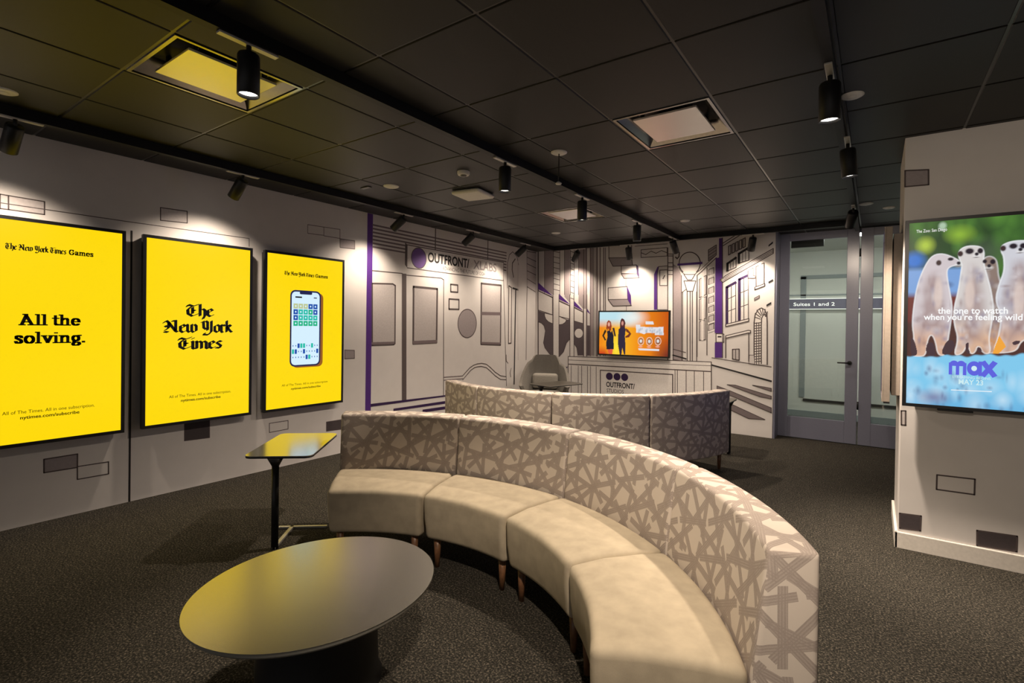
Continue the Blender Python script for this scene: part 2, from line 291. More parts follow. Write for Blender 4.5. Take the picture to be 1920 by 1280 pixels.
ART_BACK = [('l','ink',0.022,[(-4.788,2.798),(-4.757,0.916)]),('p','mauve2',[(-4.66,2.789),(-4.48,2.775),(-4.467,1.969),(-4.648,2.08)]),('p','mauve2',[(-4.266,2.759),(-4.161,2.751),(-4.146,1.832),(-4.252,1.937)]),('p','mauve2',[(-4.002,2.739),(-3.905,2.731),(-3.888,1.722),(-3.987,1.825)]),('l','ink',0.01,[(-4.66,2.789),(-4.646,1.98)]),('l','ink',0.01,[(-4.48,2.775),(-4.467,1.976)]),('l','ink',0.01,[(-4.357,2.766),(-4.343,1.973)]),('l','ink',0.01,[(-4.266,2.759),(-4.253,1.971)]),('l','ink',0.01,[(-4.152,2.75),(-4.139,1.968)]),('l','ink',0.01,[(-4.082,2.745),(-4.069,1.966)]),('l','ink',0.01,[(-4.002,2.739),(-3.989,1.965)]),('l','ink',0.01,[(-4.473,2.715),(-4.355,2.683)]),('l','ink',0.01,[(-4.472,2.623),(-4.354,2.591)]),('l','ink',0.01,[(-4.47,2.53),(-4.352,2.499)]),('l','ink',0.01,[(-4.468,2.438),(-4.351,2.408)]),('l','ink',0.01,[(-4.467,2.345),(-4.349,2.316)]),('l','ink',0.01,[(-4.465,2.253),(-4.348,2.224)]),('l','ink',0.01,[(-4.464,2.16),(-4.346,2.133)]),('l','ink',0.01,[(-4.462,2.068),(-4.345,2.041)]),('l','ink',0.01,[(-4.149,2.692),(-4.081,2.663)]),('l','ink',0.01,[(-4.147,2.594),(-4.079,2.567)]),('l','ink',0.01,[(-4.146,2.497),(-4.078,2.47)]),('l','ink',0.01,[(-4.144,2.4),(-4.076,2.374)]),('l','ink',0.01,[(-4.142,2.303),(-4.074,2.277)]),('l','ink',0.01,[(-4.141,2.206),(-4.073,2.181)]),('l','ink',0.01,[(-4.139,2.109),(-4.071,2.084)]),('l','ink',0.01,[(-4.138,2.012),(-4.07,1.987)]),('l','ink',0.01,[(-4.136,1.915),(-4.068,1.891)]),('p','purple',[(-4.778,2.198),(-4.776,2.078),(-4.472,1.952)]),('p','purple',[(-4.359,1.99),(-4.358,1.897),(-4.142,1.805)]),('p','purple',[(-4.068,1.864),(-4.066,1.778),(-3.895,1.697)]),('p','purple',[(-3.83,1.744),(-3.829,1.689),(-3.76,1.635)]),('l','ink',0.01,[(-4.776,2.056),(-4.476,1.933)]),('l','ink',0.01,[(-4.357,1.88),(-4.145,1.785)]),('l','ink',0.01,[(-4.066,1.764),(-3.898,1.684)]),('p','white',[(-4.776,2.052),(-4.486,1.925),(-4.481,1.636),(-4.77,1.719)]),('l','ink',0.012,[(-4.776,2.052),(-4.486,1.925),(-4.481,1.636),(-4.77,1.719),(-4.776,2.052)]),('p','white',[(-4.357,1.863),(-4.155,1.782),(-4.151,1.565),(-4.353,1.61)]),('l','ink',0.012,[(-4.357,1.863),(-4.155,1.782),(-4.151,1.565),(-4.353,1.61),(-4.357,1.863)]),('p','white',[(-4.066,1.751),(-3.898,1.676),(-3.895,1.491),(-4.062,1.533)]),('l','ink',0.012,[(-4.066,1.751),(-3.898,1.676),(-3.895,1.491),(-4.062,1.533),(-4.066,1.751)]),('p','shade',[(-4.778,1.712),(-4.641,1.67),(-4.471,1.636),(-4.459,0.935),(-4.529,0.969),(-4.621,1.068),(-4.651,1.153),(-4.616,1.361),(-4.644,1.446),(-4.699,1.497),(-4.775,1.518)]),('p','white',[(-4.641,1.667),(-4.475,1.632),(-4.472,1.482),(-4.558,1.516),(-4.609,1.558),(-4.634,1.61)]),('l','ink',0.012,[(-4.641,1.667),(-4.475,1.632),(-4.472,1.482),(-4.558,1.516),(-4.609,1.558),(-4.634,1.61),(-4.641,1.667)]),('p','shade',[(-4.35,1.458),(-4.274,1.501),(-4.208,1.552),(-4.145,1.559),(-4.14,1.228),(-4.201,1.167),(-4.256,1.015),(-4.342,0.93)]),('p','white',[(-4.353,1.61),(-4.208,1.555),(-4.226,1.51),(-4.283,1.476),(-4.351,1.467)]),('l','ink',0.012,[(-4.353,1.61),(-4.208,1.555),(-4.226,1.51),(-4.283,1.476),(-4.351,1.467),(-4.353,1.61)]),('p','shade',[(-4.066,1.528),(-3.891,1.488),(-3.883,0.973),(-3.982,0.968),(-4.003,1.091),(-4.06,1.164)]),('c','white',(-3.973,1.331),0.075),('p','shade',[(-3.826,1.464),(-3.771,1.46),(-3.763,0.973),(-3.817,0.971)]),('l','ink',0.012,[(-4.775,1.514),(-4.699,1.497),(-4.644,1.446),(-4.616,1.361),(-4.651,1.153),(-4.621,1.068),(-4.529,0.969),(-4.459,0.935)]),('l','ink',0.012,[(-4.342,0.93),(-4.256,1.015),(-4.201,1.167),(-4.14,1.228),(-4.06,1.164),(-4.003,1.091),(-3.982,0.968)]),('p','white',[(-4.473,1.976),(-4.359,1.973),(-4.342,0.935),(-4.455,0.93)]),('l','ink',0.012,[(-4.473,1.976),(-4.455,0.93)]),('l','ink',0.012,[(-4.359,1.973),(-4.342,0.935)]),('p','white',[(-4.146,1.818),(-4.07,1.817),(-4.056,0.948),(-4.131,0.945)]),('l','ink',0.012,[(-4.148,1.968),(-4.131,0.945)]),('l','ink',0.012,[(-4.073,1.966),(-4.056,0.948)]),('p','white',[(-3.91,2.732),(-3.846,2.727),(-3.817,0.96),(-3.881,0.957)]),('l','ink',0.012,[(-3.897,1.962),(-3.881,0.957)]),('l','ink',0.012,[(-3.834,1.961),(-3.817,0.96)]),('p','mauve2',[(-3.905,2.731),(-3.855,2.727),(-3.839,1.733),(-3.888,1.733)]),('p','mauve2',[(-3.783,2.722),(-3.73,2.718),(-3.701,0.976),(-3.754,0.974)]),('l','ink',0.01,[(-3.905,2.731),(-3.875,0.965)]),('l','mauve',0.02,[(-3.855,2.727),(-3.826,0.967)]),('l','mauve',0.02,[(-3.783,2.722),(-3.754,0.971)]),('l','ink',0.01,[(-3.73,2.718),(-3.701,0.973)]),('l','ink',0.01,[(-3.703,2.716),(-3.674,0.974)]),('l','mauve',0.03,[(-3.667,2.713),(-3.639,0.976)]),('l','mauve',0.02,[(-3.611,2.709),(-3.583,0.978)]),('l','ink',0.014,[(-3.548,2.704),(-3.52,0.981)]),('l','ink',0.012,[(-3.519,2.702),(-3.491,0.983)]),('l','ink',0.008,[(-3.089,2.665),(-3.08,2.395)]),('l','ink',0.008,[(-3.246,2.413),(-3.245,2.392)]),('l','ink',0.008,[(-3.163,2.208),(-3.16,2.067)]),('l','ink',0.008,[(-3.151,1.775),(-3.149,1.679)]),('p','grey2',[(-3.46,2.726),(-3.081,2.714),(-3.078,2.512),(-3.456,2.536)]),('l','ink',0.012,[(-3.46,2.726),(-3.081,2.714),(-3.078,2.512),(-3.456,2.536),(-3.46,2.726)]),('p','mid',[(-3.461,2.537),(-3.078,2.516),(-3.058,2.394),(-3.384,2.4)]),('l','ink',0.012,[(-3.461,2.537),(-3.078,2.516),(-3.058,2.394),(-3.384,2.4),(-3.461,2.537)]),('p','grey2',[(-3.245,2.398),(-2.998,2.399),(-2.985,2.264),(-3.243,2.28)]),('l','ink',0.012,[(-3.245,2.398),(-2.998,2.399),(-2.985,2.264),(-3.243,2.28),(-3.245,2.398)]),('p','mid',[(-3.243,2.276),(-2.985,2.264),(-2.951,2.199),(-3.196,2.199)]),('l','ink',0.012,[(-3.243,2.276),(-2.985,2.264),(-2.951,2.199),(-3.196,2.199),(-3.243,2.276)]),('p','purple3',[(-2.998,2.399),(-2.969,2.383),(-2.947,2.199),(-2.985,2.247)]),('p','grey2',[(-3.461,2.061),(-3.142,2.073),(-3.13,1.875),(-3.457,1.876)]),('l','ink',0.012,[(-3.461,2.061),(-3.142,2.073),(-3.13,1.875),(-3.457,1.876),(-3.461,2.061)]),('p','mid',[(-3.457,1.876),(-3.13,1.875),(-3.07,1.778),(-3.374,1.773)]),('l','ink',0.012,[(-3.457,1.876),(-3.13,1.875),(-3.07,1.778),(-3.374,1.773),(-3.457,1.876)]),('p','purple',[(-3.142,2.073),(-3.079,1.933),(-3.07,1.778),(-3.13,1.866)]),('l','ink',0.01,[(-2.926,2.626),(-2.526,2.629),(-2.524,2.504),(-2.925,2.508),(-2.926,2.626)]),('l','ink',0.01,[(-2.926,2.581),(-2.852,2.547),(-2.769,2.594),(-2.693,2.556),(-2.611,2.591),(-2.525,2.552)]),('l','ink',0.008,[(-3.027,2.688),(-2.523,2.684)]),('p','purple',[(-2.711,1.711),(-2.719,2.241),(-2.669,2.35),(-2.648,2.359),(-2.668,2.238),(-2.661,1.711)]),('p','grey2',[(-2.648,2.355),(-2.514,2.358),(-2.503,1.71),(-2.659,1.711),(-2.668,2.238)]),('l','ink',0.01,[(-2.648,2.355),(-2.514,2.358),(-2.503,1.71),(-2.659,1.711),(-2.668,2.238),(-2.648,2.355)]),('p','white',[(-2.631,2.301),(-2.517,2.299),(-2.513,2.067),(-2.627,2.071)]),('l','ink',0.012,[(-2.631,2.301),(-2.517,2.299),(-2.513,2.067),(-2.627,2.071),(-2.631,2.301)]),('l','ink',0.016,[(-2.556,2.217),(-2.58,2.17)]),('p','mauve2',[(-2.43,2.379),(-2.357,2.327),(-2.308,2.206),(-2.284,0.707),(-2.403,0.738)]),('l','ink',0.01,[(-2.308,2.206),(-2.284,0.707)]),('p','white',[(-2.515,2.624),(-2.437,2.618),(-2.402,0.419),(-2.48,0.412)]),('l','ink',0.014,[(-2.515,2.624),(-2.48,0.412)]),('l','ink',0.014,[(-2.437,2.57),(-2.402,0.419)]),('l','ink',0.012,[(-2.514,2.532),(-2.436,2.526)]),('l','ink',0.012,[(-2.513,2.504),(-2.435,2.498)]),('l','ink',0.012,[(-2.512,2.403),(-2.434,2.399)]),('l','ink',0.012,[(-2.511,2.343),(-2.433,2.339)]),('l','ink',0.012,[(-2.51,2.291),(-2.432,2.287)]),('l','ink',0.012,[(-2.509,2.231),(-2.431,2.227)]),('l','ink',0.018,[(-2.424,2.537),(-2.401,2.567),(-2.369,2.569),(-2.345,2.54),(-2.348,2.485),(-2.375,2.455),(-2.399,2.48)]),('l','ink',0.014,[(-2.096,2.248),(-2.078,2.267),(-2.063,2.289),(-2.053,2.313),(-2.046,2.34),(-2.044,2.367),(-2.047,2.395),(-2.054,2.422),(-2.065,2.448),(-2.08,2.472),(-2.099,2.493),(-2.12,2.51),(-2.144,2.524),(-2.169,2.533),(-2.195,2.537),(-2.222,2.536),(-2.247,2.531),(-2.271,2.521),(-2.292,2.506),(-2.311,2.487),(-2.326,2.465),(-2.337,2.44),(-2.343,2.413),(-2.345,2.385),(-2.342,2.356),(-2.334,2.329),(-2.322,2.302),(-2.307,2.279),(-2.287,2.258)]),('l','ink',0.01,[(-2.35,2.334),(-2.325,2.278),(-2.265,2.22),(-2.119,2.213),(-2.063,2.265)]),('p','purple',[(-2.37,2.381),(-2.016,2.389),(-2.016,2.355),(-2.37,2.353)]),('l','ink',0.012,[(-2.273,2.22),(-2.221,2.139),(-2.16,2.137),(-2.115,2.213)]),('l','ink',0.012,[(-2.221,2.139),(-2.16,2.137)]),('l','ink',0.012,[(-2.272,2.126),(-2.102,2.119),(-2.142,1.973),(-2.223,1.975),(-2.272,2.126)]),('l','ink',0.01,[(-2.304,1.953),(-2.235,2.007)]),('l','ink',0.012,[(-2.289,1.969),(-2.265,0.511)]),('l','ink',0.012,[(-2.223,1.967),(-2.199,0.517)]),('l','ink',0.012,[(-2.18,1.966),(-2.157,0.52)]),('l','ink',0.012,[(-2.149,1.965),(-2.126,0.523)]),('l','ink',0.012,[(-2.089,1.963),(-2.067,0.645)]),('l','ink',0.012,[(-2.417,1.131),(-2.231,1.088)]),('l','black',0.02,[(-2.416,1.043),(-2.222,0.997)]),('l','ink',0.012,[(-2.415,0.98),(-2.216,0.953)]),('l','ink',0.012,[(-2.086,2.2),(-2.068,1.034)]),('l','ink',0.012,[(-1.951,2.298),(-1.932,1.065)]),('l','ink',0.012,[(-2.086,2.2),(-2.021,2.253),(-1.826,2.435)]),('l','ink',0.008,[(-2.068,2.255),(-1.827,2.471)]),('p','pane',[(-2.055,2.14),(-1.961,2.194),(-1.957,1.923),(-2.05,1.877)]),('l','ink',0.01,[(-2.055,2.14),(-1.961,2.194),(-1.957,1.923),(-2.05,1.877),(-2.055,2.14)]),('l','white',0.03,[(-2.008,2.167),(-2.003,1.9)]),('p','pane',[(-2.05,1.852),(-1.956,1.894),(-1.958,1.58),(-2.045,1.56)]),('l','ink',0.01,[(-2.05,1.852),(-1.956,1.894),(-1.958,1.58),(-2.045,1.56),(-2.05,1.852)]),('l','white',0.03,[(-2.003,1.873),(-1.998,1.57)]),('p','pane',[(-2.045,1.535),(-1.963,1.555),(-1.958,1.282),(-2.041,1.272)]),('l','ink',0.01,[(-2.045,1.535),(-1.963,1.555),(-1.958,1.282),(-2.041,1.272),(-2.045,1.535)]),('l','white',0.03,[(-2.004,1.545),(-1.999,1.277)]),('p','mid',[(-1.937,2.551),(-1.829,2.614),(-1.827,2.471),(-1.934,2.394)]),('l','ink',0.01,[(-1.937,2.551),(-1.829,2.614),(-1.827,2.471),(-1.934,2.394),(-1.937,2.551)]),('l','ink',0.008,[(-1.936,2.514),(-1.829,2.583)]),('l','ink',0.008,[(-1.935,2.471),(-1.828,2.54)]),('l','ink',0.008,[(-1.935,2.427),(-1.827,2.497)]),('p','pane',[(-1.927,2.273),(-1.859,2.298),(-1.857,2.209),(-1.926,2.188)]),('l','ink',0.01,[(-1.927,2.273),(-1.859,2.298),(-1.857,2.209),(-1.926,2.188),(-1.927,2.273)]),('l','white',0.02,[(-1.931,2.176),(-1.852,2.202)]),('p','pane',[(-1.925,2.14),(-1.856,2.166),(-1.855,2.077),(-1.924,2.055)]),('l','ink',0.01,[(-1.925,2.14),(-1.856,2.166),(-1.855,2.077),(-1.924,2.055),(-1.925,2.14)]),('l','white',0.02,[(-1.928,2.043),(-1.85,2.07)]),('p','pane',[(-1.923,2.007),(-1.854,2.034),(-1.853,1.945),(-1.922,1.922)]),('l','ink',0.01,[(-1.923,2.007),(-1.854,2.034),(-1.853,1.945),(-1.922,1.922),(-1.923,2.007)]),('l','white',0.02,[(-1.926,1.911),(-1.848,1.938)]),('p','pane',[(-1.921,1.874),(-1.852,1.902),(-1.851,1.813),(-1.92,1.79)]),('l','ink',0.01,[(-1.921,1.874),(-1.852,1.902),(-1.851,1.813),(-1.92,1.79),(-1.921,1.874)]),('l','white',0.02,[(-1.924,1.778),(-1.846,1.806)]),('p','pane',[(-1.919,1.741),(-1.85,1.77),(-1.849,1.681),(-1.918,1.657)]),('l','ink',0.01,[(-1.919,1.741),(-1.85,1.77),(-1.849,1.681),(-1.918,1.657),(-1.919,1.741)]),('l','white',0.02,[(-1.922,1.645),(-1.844,1.674)]),('p','pane',[(-1.917,1.609),(-1.848,1.638),(-1.847,1.549),(-1.916,1.524)]),('l','ink',0.01,[(-1.917,1.609),(-1.848,1.638),(-1.847,1.549),(-1.916,1.524),(-1.917,1.609)]),('l','white',0.02,[(-1.92,1.512),(-1.842,1.542)]),('p','pane',[(-1.915,1.488),(-1.846,1.518),(-1.845,1.429),(-1.914,1.404)]),('l','ink',0.01,[(-1.915,1.488),(-1.846,1.518),(-1.845,1.429),(-1.914,1.404),(-1.915,1.488)]),('l','white',0.02,[(-1.918,1.391),(-1.84,1.422)]),('p','purple',[(-1.796,2.702),(-1.749,2.703),(-1.74,2.132),(-1.776,2.119),(-1.739,2.073),(-1.728,1.376),(-1.83,1.379),(-1.838,2.428),(-1.792,2.433)]),('p','purple',[(-1.828,1.249),(-1.728,1.248),(-1.725,1.038),(-1.825,1.034)]),('p','white',[(-1.814,1.369),(-1.712,1.367),(-1.71,1.253),(-1.812,1.25)]),('l','ink',0.012,[(-1.814,1.369),(-1.712,1.367),(-1.71,1.253),(-1.812,1.25),(-1.814,1.369)]),('l','black',0.02,[(-1.786,1.327),(-1.747,1.328)]),('l','ink',0.012,[(-1.749,2.703),(-1.722,1.039)]),('p','grey2',[(-1.769,2.124),(-1.698,2.178),(-1.11,2.508),(-1.109,2.444),(-1.697,2.111),(-1.737,2.084)]),('l','ink',0.012,[(-1.769,2.124),(-1.698,2.178),(-1.11,2.508),(-1.109,2.444),(-1.697,2.111),(-1.737,2.084),(-1.769,2.124)]),('l','ink',0.008,[(-1.76,2.119),(-1.11,2.485)]),('l','ink',0.008,[(-1.746,2.104),(-1.109,2.465)]),('p','white',[(-1.678,2.342),(-1.568,2.418),(-1.566,2.284),(-1.676,2.241)]),('l','ink',0.012,[(-1.678,2.342),(-1.568,2.418),(-1.566,2.284),(-1.676,2.241),(-1.678,2.342)]),('l','black',0.03,[(-1.676,2.241),(-1.678,2.342),(-1.568,2.418)]),('p','white',[(-1.532,2.469),(-1.408,2.542),(-1.405,2.373),(-1.53,2.341)]),('l','ink',0.012,[(-1.532,2.469),(-1.408,2.542),(-1.405,2.373),(-1.53,2.341),(-1.532,2.469)]),('l','black',0.03,[(-1.53,2.341),(-1.532,2.469),(-1.408,2.542)]),('l','ink',0.008,[(-1.639,2.389),(-1.637,2.272)]),('l','ink',0.008,[(-1.604,2.409),(-1.602,2.285)]),('l','ink',0.008,[(-1.487,2.494),(-1.485,2.354)]),('l','ink',0.008,[(-1.448,2.516),(-1.446,2.365)]),('p','pane',[(-1.668,2.583),(-1.637,2.597),(-1.636,2.474),(-1.666,2.46)]),('l','ink',0.012,[(-1.668,2.583),(-1.637,2.597),(-1.636,2.474),(-1.666,2.46),(-1.668,2.583)]),('p','pane',[(-1.622,2.604),(-1.591,2.618),(-1.589,2.496),(-1.62,2.481)]),('l','ink',0.012,[(-1.622,2.604),(-1.591,2.618),(-1.589,2.496),(-1.62,2.481),(-1.622,2.604)]),('p','pane',[(-1.576,2.625),(-1.546,2.639),(-1.544,2.517),(-1.574,2.503)]),('l','ink',0.012,[(-1.576,2.625),(-1.546,2.639),(-1.544,2.517),(-1.574,2.503),(-1.576,2.625)]),('p','pane',[(-1.531,2.645),(-1.5,2.659),(-1.498,2.538),(-1.529,2.524)]),('l','ink',0.012,[(-1.531,2.645),(-1.5,2.659),(-1.498,2.538),(-1.529,2.524),(-1.531,2.645)]),('p','pane',[(-1.485,2.666),(-1.455,2.68),(-1.453,2.559),(-1.483,2.545)]),('l','ink',0.012,[(-1.485,2.666),(-1.455,2.68),(-1.453,2.559),(-1.483,2.545),(-1.485,2.666)]),('l','ink',0.012,[(-1.738,2.595),(-1.476,2.749)]),('l','ink',0.012,[(-1.739,2.631),(-1.573,2.73)]),('p','white',[(-1.679,2.016),(-1.567,2.078),(-1.559,1.539),(-1.671,1.5)]),('l','ink',0.01,[(-1.679,2.016),(-1.567,2.078),(-1.559,1.539),(-1.671,1.5),(-1.679,2.016)]),('l','purple3',0.035,[(-1.671,1.5),(-1.679,2.016),(-1.567,2.078)]),('l','ink',0.01,[(-1.623,2.043),(-1.615,1.52)]),('l','ink',0.01,[(-1.677,1.846),(-1.565,1.9)]),('l','ink',0.01,[(-1.674,1.676),(-1.562,1.722)]),('p','white',[(-1.52,2.118),(-1.409,2.169),(-1.399,1.575),(-1.511,1.539)]),('l','ink',0.01,[(-1.52,2.118),(-1.409,2.169),(-1.399,1.575),(-1.511,1.539),(-1.52,2.118)]),('l','purple3',0.035,[(-1.511,1.539),(-1.52,2.118),(-1.409,2.169)]),('l','ink',0.01,[(-1.464,2.144),(-1.455,1.558)]),('l','ink',0.01,[(-1.517,1.927),(-1.406,1.973)]),('l','ink',0.01,[(-1.514,1.736),(-1.403,1.777)]),('p','white',[(-1.687,1.502),(-1.393,1.582),(-1.393,1.549),(-1.686,1.472)]),('l','ink',0.012,[(-1.687,1.502),(-1.393,1.582),(-1.393,1.549),(-1.686,1.472),(-1.687,1.502)]),('p','white',[(-1.414,2.223),(-1.351,2.266),(-1.349,2.162),(-1.324,2.161),(-1.323,2.127),(-1.412,2.13)]),('l','ink',0.01,[(-1.414,2.223),(-1.351,2.266),(-1.349,2.162),(-1.324,2.161),(-1.323,2.127),(-1.412,2.13),(-1.414,2.223)]),('p','pane',[(-1.313,2.28),(-1.218,2.325),(-1.213,2.038),(-1.309,2.004)]),('l','ink',0.012,[(-1.313,2.28),(-1.218,2.325),(-1.213,2.038),(-1.309,2.004),(-1.313,2.28)]),('l','white',0.03,[(-1.265,2.3),(-1.261,2.021)]),('p','white',[(-1.325,2.005),(-1.205,2.047),(-1.205,2.019),(-1.325,1.973)]),('l','ink',0.012,[(-1.325,2.005),(-1.205,2.047),(-1.205,2.019),(-1.325,1.973),(-1.325,2.005)]),('p','black',[(-1.168,2.557),(-1.116,2.603),(-1.115,2.576),(-1.167,2.535)]),('p','black',[(-1.16,2.074),(-1.108,2.106),(-1.107,2.079),(-1.16,2.05)]),('p','black',[(-1.18,1.769),(-1.123,1.804),(-1.123,1.777),(-1.18,1.742)]),('p','mid',[(-1.327,1.858),(-1.267,1.893),(-1.267,1.861),(-1.327,1.83)]),('l','ink',0.008,[(-1.327,1.858),(-1.267,1.893),(-1.267,1.861),(-1.327,1.83),(-1.327,1.858)]),('p','white',[(-1.326,1.495),(-1.32,1.633),(-1.289,1.701),(-1.242,1.728),(-1.195,1.696),(-1.17,1.621),(-1.159,0.975),(-1.318,0.966)]),('l','ink',0.014,[(-1.318,0.966),(-1.326,1.529),(-1.315,1.633),(-1.283,1.697),(-1.241,1.724),(-1.2,1.701),(-1.174,1.633),(-1.168,1.542),(-1.159,0.975)]),('l','ink',0.014,[(-1.23,0.982),(-1.238,1.496),(-1.235,1.587),(-1.215,1.633),(-1.19,1.637),(-1.178,1.61)]),('l','ink',0.012,[(-1.326,1.518),(-1.238,1.53)]),('l','ink',0.012,[(-1.326,1.483),(-1.238,1.496)]),('l','ink',0.012,[(-1.325,1.449),(-1.237,1.461)]),('l','ink',0.012,[(-1.325,1.414),(-1.237,1.427)]),('l','ink',0.012,[(-1.324,1.38),(-1.236,1.393)]),('l','ink',0.012,[(-1.323,1.345),(-1.236,1.359)]),('l','ink',0.012,[(-1.323,1.311),(-1.235,1.325)]),('l','ink',0.012,[(-1.322,1.276),(-1.235,1.29)]),('l','ink',0.012,[(-1.322,1.242),(-1.234,1.256)]),('l','ink',0.012,[(-1.321,1.207),(-1.234,1.222)]),('l','ink',0.012,[(-1.321,1.173),(-1.233,1.188)]),('l','ink',0.012,[(-1.32,1.138),(-1.232,1.153)]),('l','ink',0.012,[(-1.32,1.104),(-1.232,1.119)]),('l','ink',0.012,[(-1.319,1.069),(-1.231,1.085)]),('l','ink',0.012,[(-1.319,1.035),(-1.231,1.051)]),('l','ink',0.012,[(-1.318,1.0),(-1.23,1.016)]),('l','ink',0.012,[(-1.323,1.605),(-1.252,1.576)]),('l','ink',0.012,[(-1.316,1.654),(-1.249,1.6)]),('l','ink',0.012,[(-1.296,1.694),(-1.241,1.62)]),('l','ink',0.012,[(-1.264,1.718),(-1.23,1.632)]),('l','ink',0.012,[(-1.228,1.723),(-1.216,1.635)]),('l','ink',0.012,[(-1.194,1.708),(-1.203,1.627)]),('l','ink',0.012,[(-1.166,1.675),(-1.192,1.611)]),('l','ink',0.01,[(-1.297,1.529),(-1.288,0.972)]),('l','ink',0.01,[(-1.268,1.53),(-1.259,0.974)]),('p','white',[(-1.684,1.344),(-1.397,1.424),(-1.369,1.42),(-1.369,1.39),(-1.396,1.39),(-1.684,1.311)]),('l','ink',0.012,[(-1.684,1.344),(-1.397,1.424),(-1.369,1.42),(-1.369,1.39),(-1.396,1.39),(-1.684,1.311),(-1.684,1.344)]),('l','ink',0.012,[(-1.684,1.311),(-1.68,1.036)]),('l','ink',0.012,[(-1.39,1.39),(-1.384,1.004)]),('p','pane',[(-1.593,1.158),(-1.509,1.166),(-1.507,1.014),(-1.59,1.026)]),('l','ink',0.014,[(-1.593,1.158),(-1.509,1.166),(-1.507,1.014),(-1.59,1.026),(-1.593,1.158)]),('l','ink',0.01,[(-1.553,1.162),(-1.551,1.019)]),('p','grey2',[(-1.379,1.09),(-1.32,1.092),(-1.309,0.966),(-1.383,0.974)]),('l','ink',0.008,[(-1.379,1.09),(-1.32,1.092),(-1.309,0.966),(-1.383,0.974),(-1.379,1.09)]),('l','ink',0.01,[(-1.864,1.03),(-1.109,0.946)]),('l','black',0.016,[(-1.863,0.928),(-1.106,0.753)]),('l','black',0.02,[(-1.857,0.927),(-1.107,0.758)]),('p','shade2',[(-1.654,0.668),(-1.551,0.67),(-1.103,0.559),(-1.103,0.522),(-1.242,0.541)]),('l','ink',0.01,[(-1.654,0.668),(-1.551,0.67),(-1.103,0.559),(-1.103,0.522),(-1.242,0.541),(-1.654,0.668)]),('p','shade2',[(-1.331,0.685),(-1.186,0.673),(-1.105,0.662),(-1.104,0.624)]),('l','ink',0.01,[(-1.331,0.685),(-1.186,0.673),(-1.105,0.662),(-1.104,0.624),(-1.331,0.685)]),('p','shade2',[(-1.789,0.64),(-1.611,0.584),(-1.101,0.404),(-1.1,0.341),(-1.788,0.585)]),('l','ink',0.01,[(-1.789,0.64),(-1.611,0.584),(-1.101,0.404),(-1.1,0.341),(-1.788,0.585),(-1.789,0.64)]),('p','shade2',[(-1.786,0.463),(-1.608,0.409),(-1.174,0.241),(-1.374,0.232),(-1.607,0.325),(-1.785,0.386)]),('l','ink',0.01,[(-1.786,0.463),(-1.608,0.409),(-1.174,0.241),(-1.374,0.232),(-1.607,0.325),(-1.785,0.386),(-1.786,0.463)]),('p','white',[(-4.161,0.942),(-1.871,0.97),(-1.862,0.395),(-4.148,0.168)]),('l','ink',0.012,[(-4.148,0.168),(-4.161,0.942),(-1.871,0.97),(-1.862,0.395)]),('l','ink',0.008,[(-4.16,0.883),(-1.871,0.917)]),('l','ink',0.016,[(-4.159,0.813),(-1.869,0.835)]),('l','ink',0.01,[(-4.103,0.793),(-4.093,0.173)]),('l','ink',0.01,[(-3.972,0.795),(-3.962,0.186)]),('l','ink',0.01,[(-3.908,0.797),(-3.898,0.193)]),('l','ink',0.01,[(-3.802,0.798),(-3.792,0.203)]),('l','ink',0.01,[(-3.749,0.799),(-3.74,0.208)]),('l','ink',0.01,[(-3.646,0.801),(-3.636,0.219)]),('l','ink',0.01,[(-2.378,0.823),(-2.371,0.344)]),('l','ink',0.01,[(-2.344,0.823),(-2.337,0.348)]),('l','ink',0.01,[(-2.218,0.826),(-2.211,0.36)]),('l','ink',0.01,[(-2.102,0.828),(-2.095,0.372)]),('l','ink',0.01,[(-1.973,0.83),(-1.966,0.384)]),('l','ink',0.016,[(-3.573,0.749),(-2.412,0.757),(-2.405,0.341),(-3.564,0.226),(-3.573,0.749)]),('c','purple3',(-3.416,0.662),0.058),('c','purple3',(-3.286,0.664),0.058),('c','purple3',(-3.16,0.665),0.058),('t','black','OUTFRONT/',(-3.23,0.533),0.476,0.085,0.03),('t','dark','STUDIOS',(-3.314,0.436),0.286,0.06,0.003),('p','purple3',[(-4.314,0.758),(-4.164,0.77),(-4.234,0.678)])]
ART_PILLAR = [('p','mid',[(0.148,2.514),(0.269,2.501),(0.271,2.403),(0.149,2.407)]),('l','ink',0.009,[(0.148,2.514),(0.269,2.501),(0.271,2.403),(0.149,2.407),(0.148,2.514)]),('p','grey',[(0.152,0.914),(0.175,0.916),(0.176,0.821),(0.154,0.821)]),('l','ink',0.009,[(0.152,0.914),(0.175,0.916),(0.176,0.821),(0.154,0.821),(0.152,0.914)]),('l','ink',0.009,[(0.342,0.52),(0.525,0.526),(0.524,0.429),(0.341,0.426),(0.342,0.52)]),('p','dark',[(0.154,0.229),(0.266,0.236),(0.264,0.138),(0.156,0.129)]),('l','ink',0.009,[(0.154,0.229),(0.266,0.236),(0.264,0.138),(0.156,0.129),(0.154,0.229)]),('p','dark',[(0.54,0.208),(0.72,0.217),(0.719,0.123),(0.541,0.115)]),('l','ink',0.009,[(0.54,0.208),(0.72,0.217),(0.719,0.123),(0.541,0.115),(0.54,0.208)])]
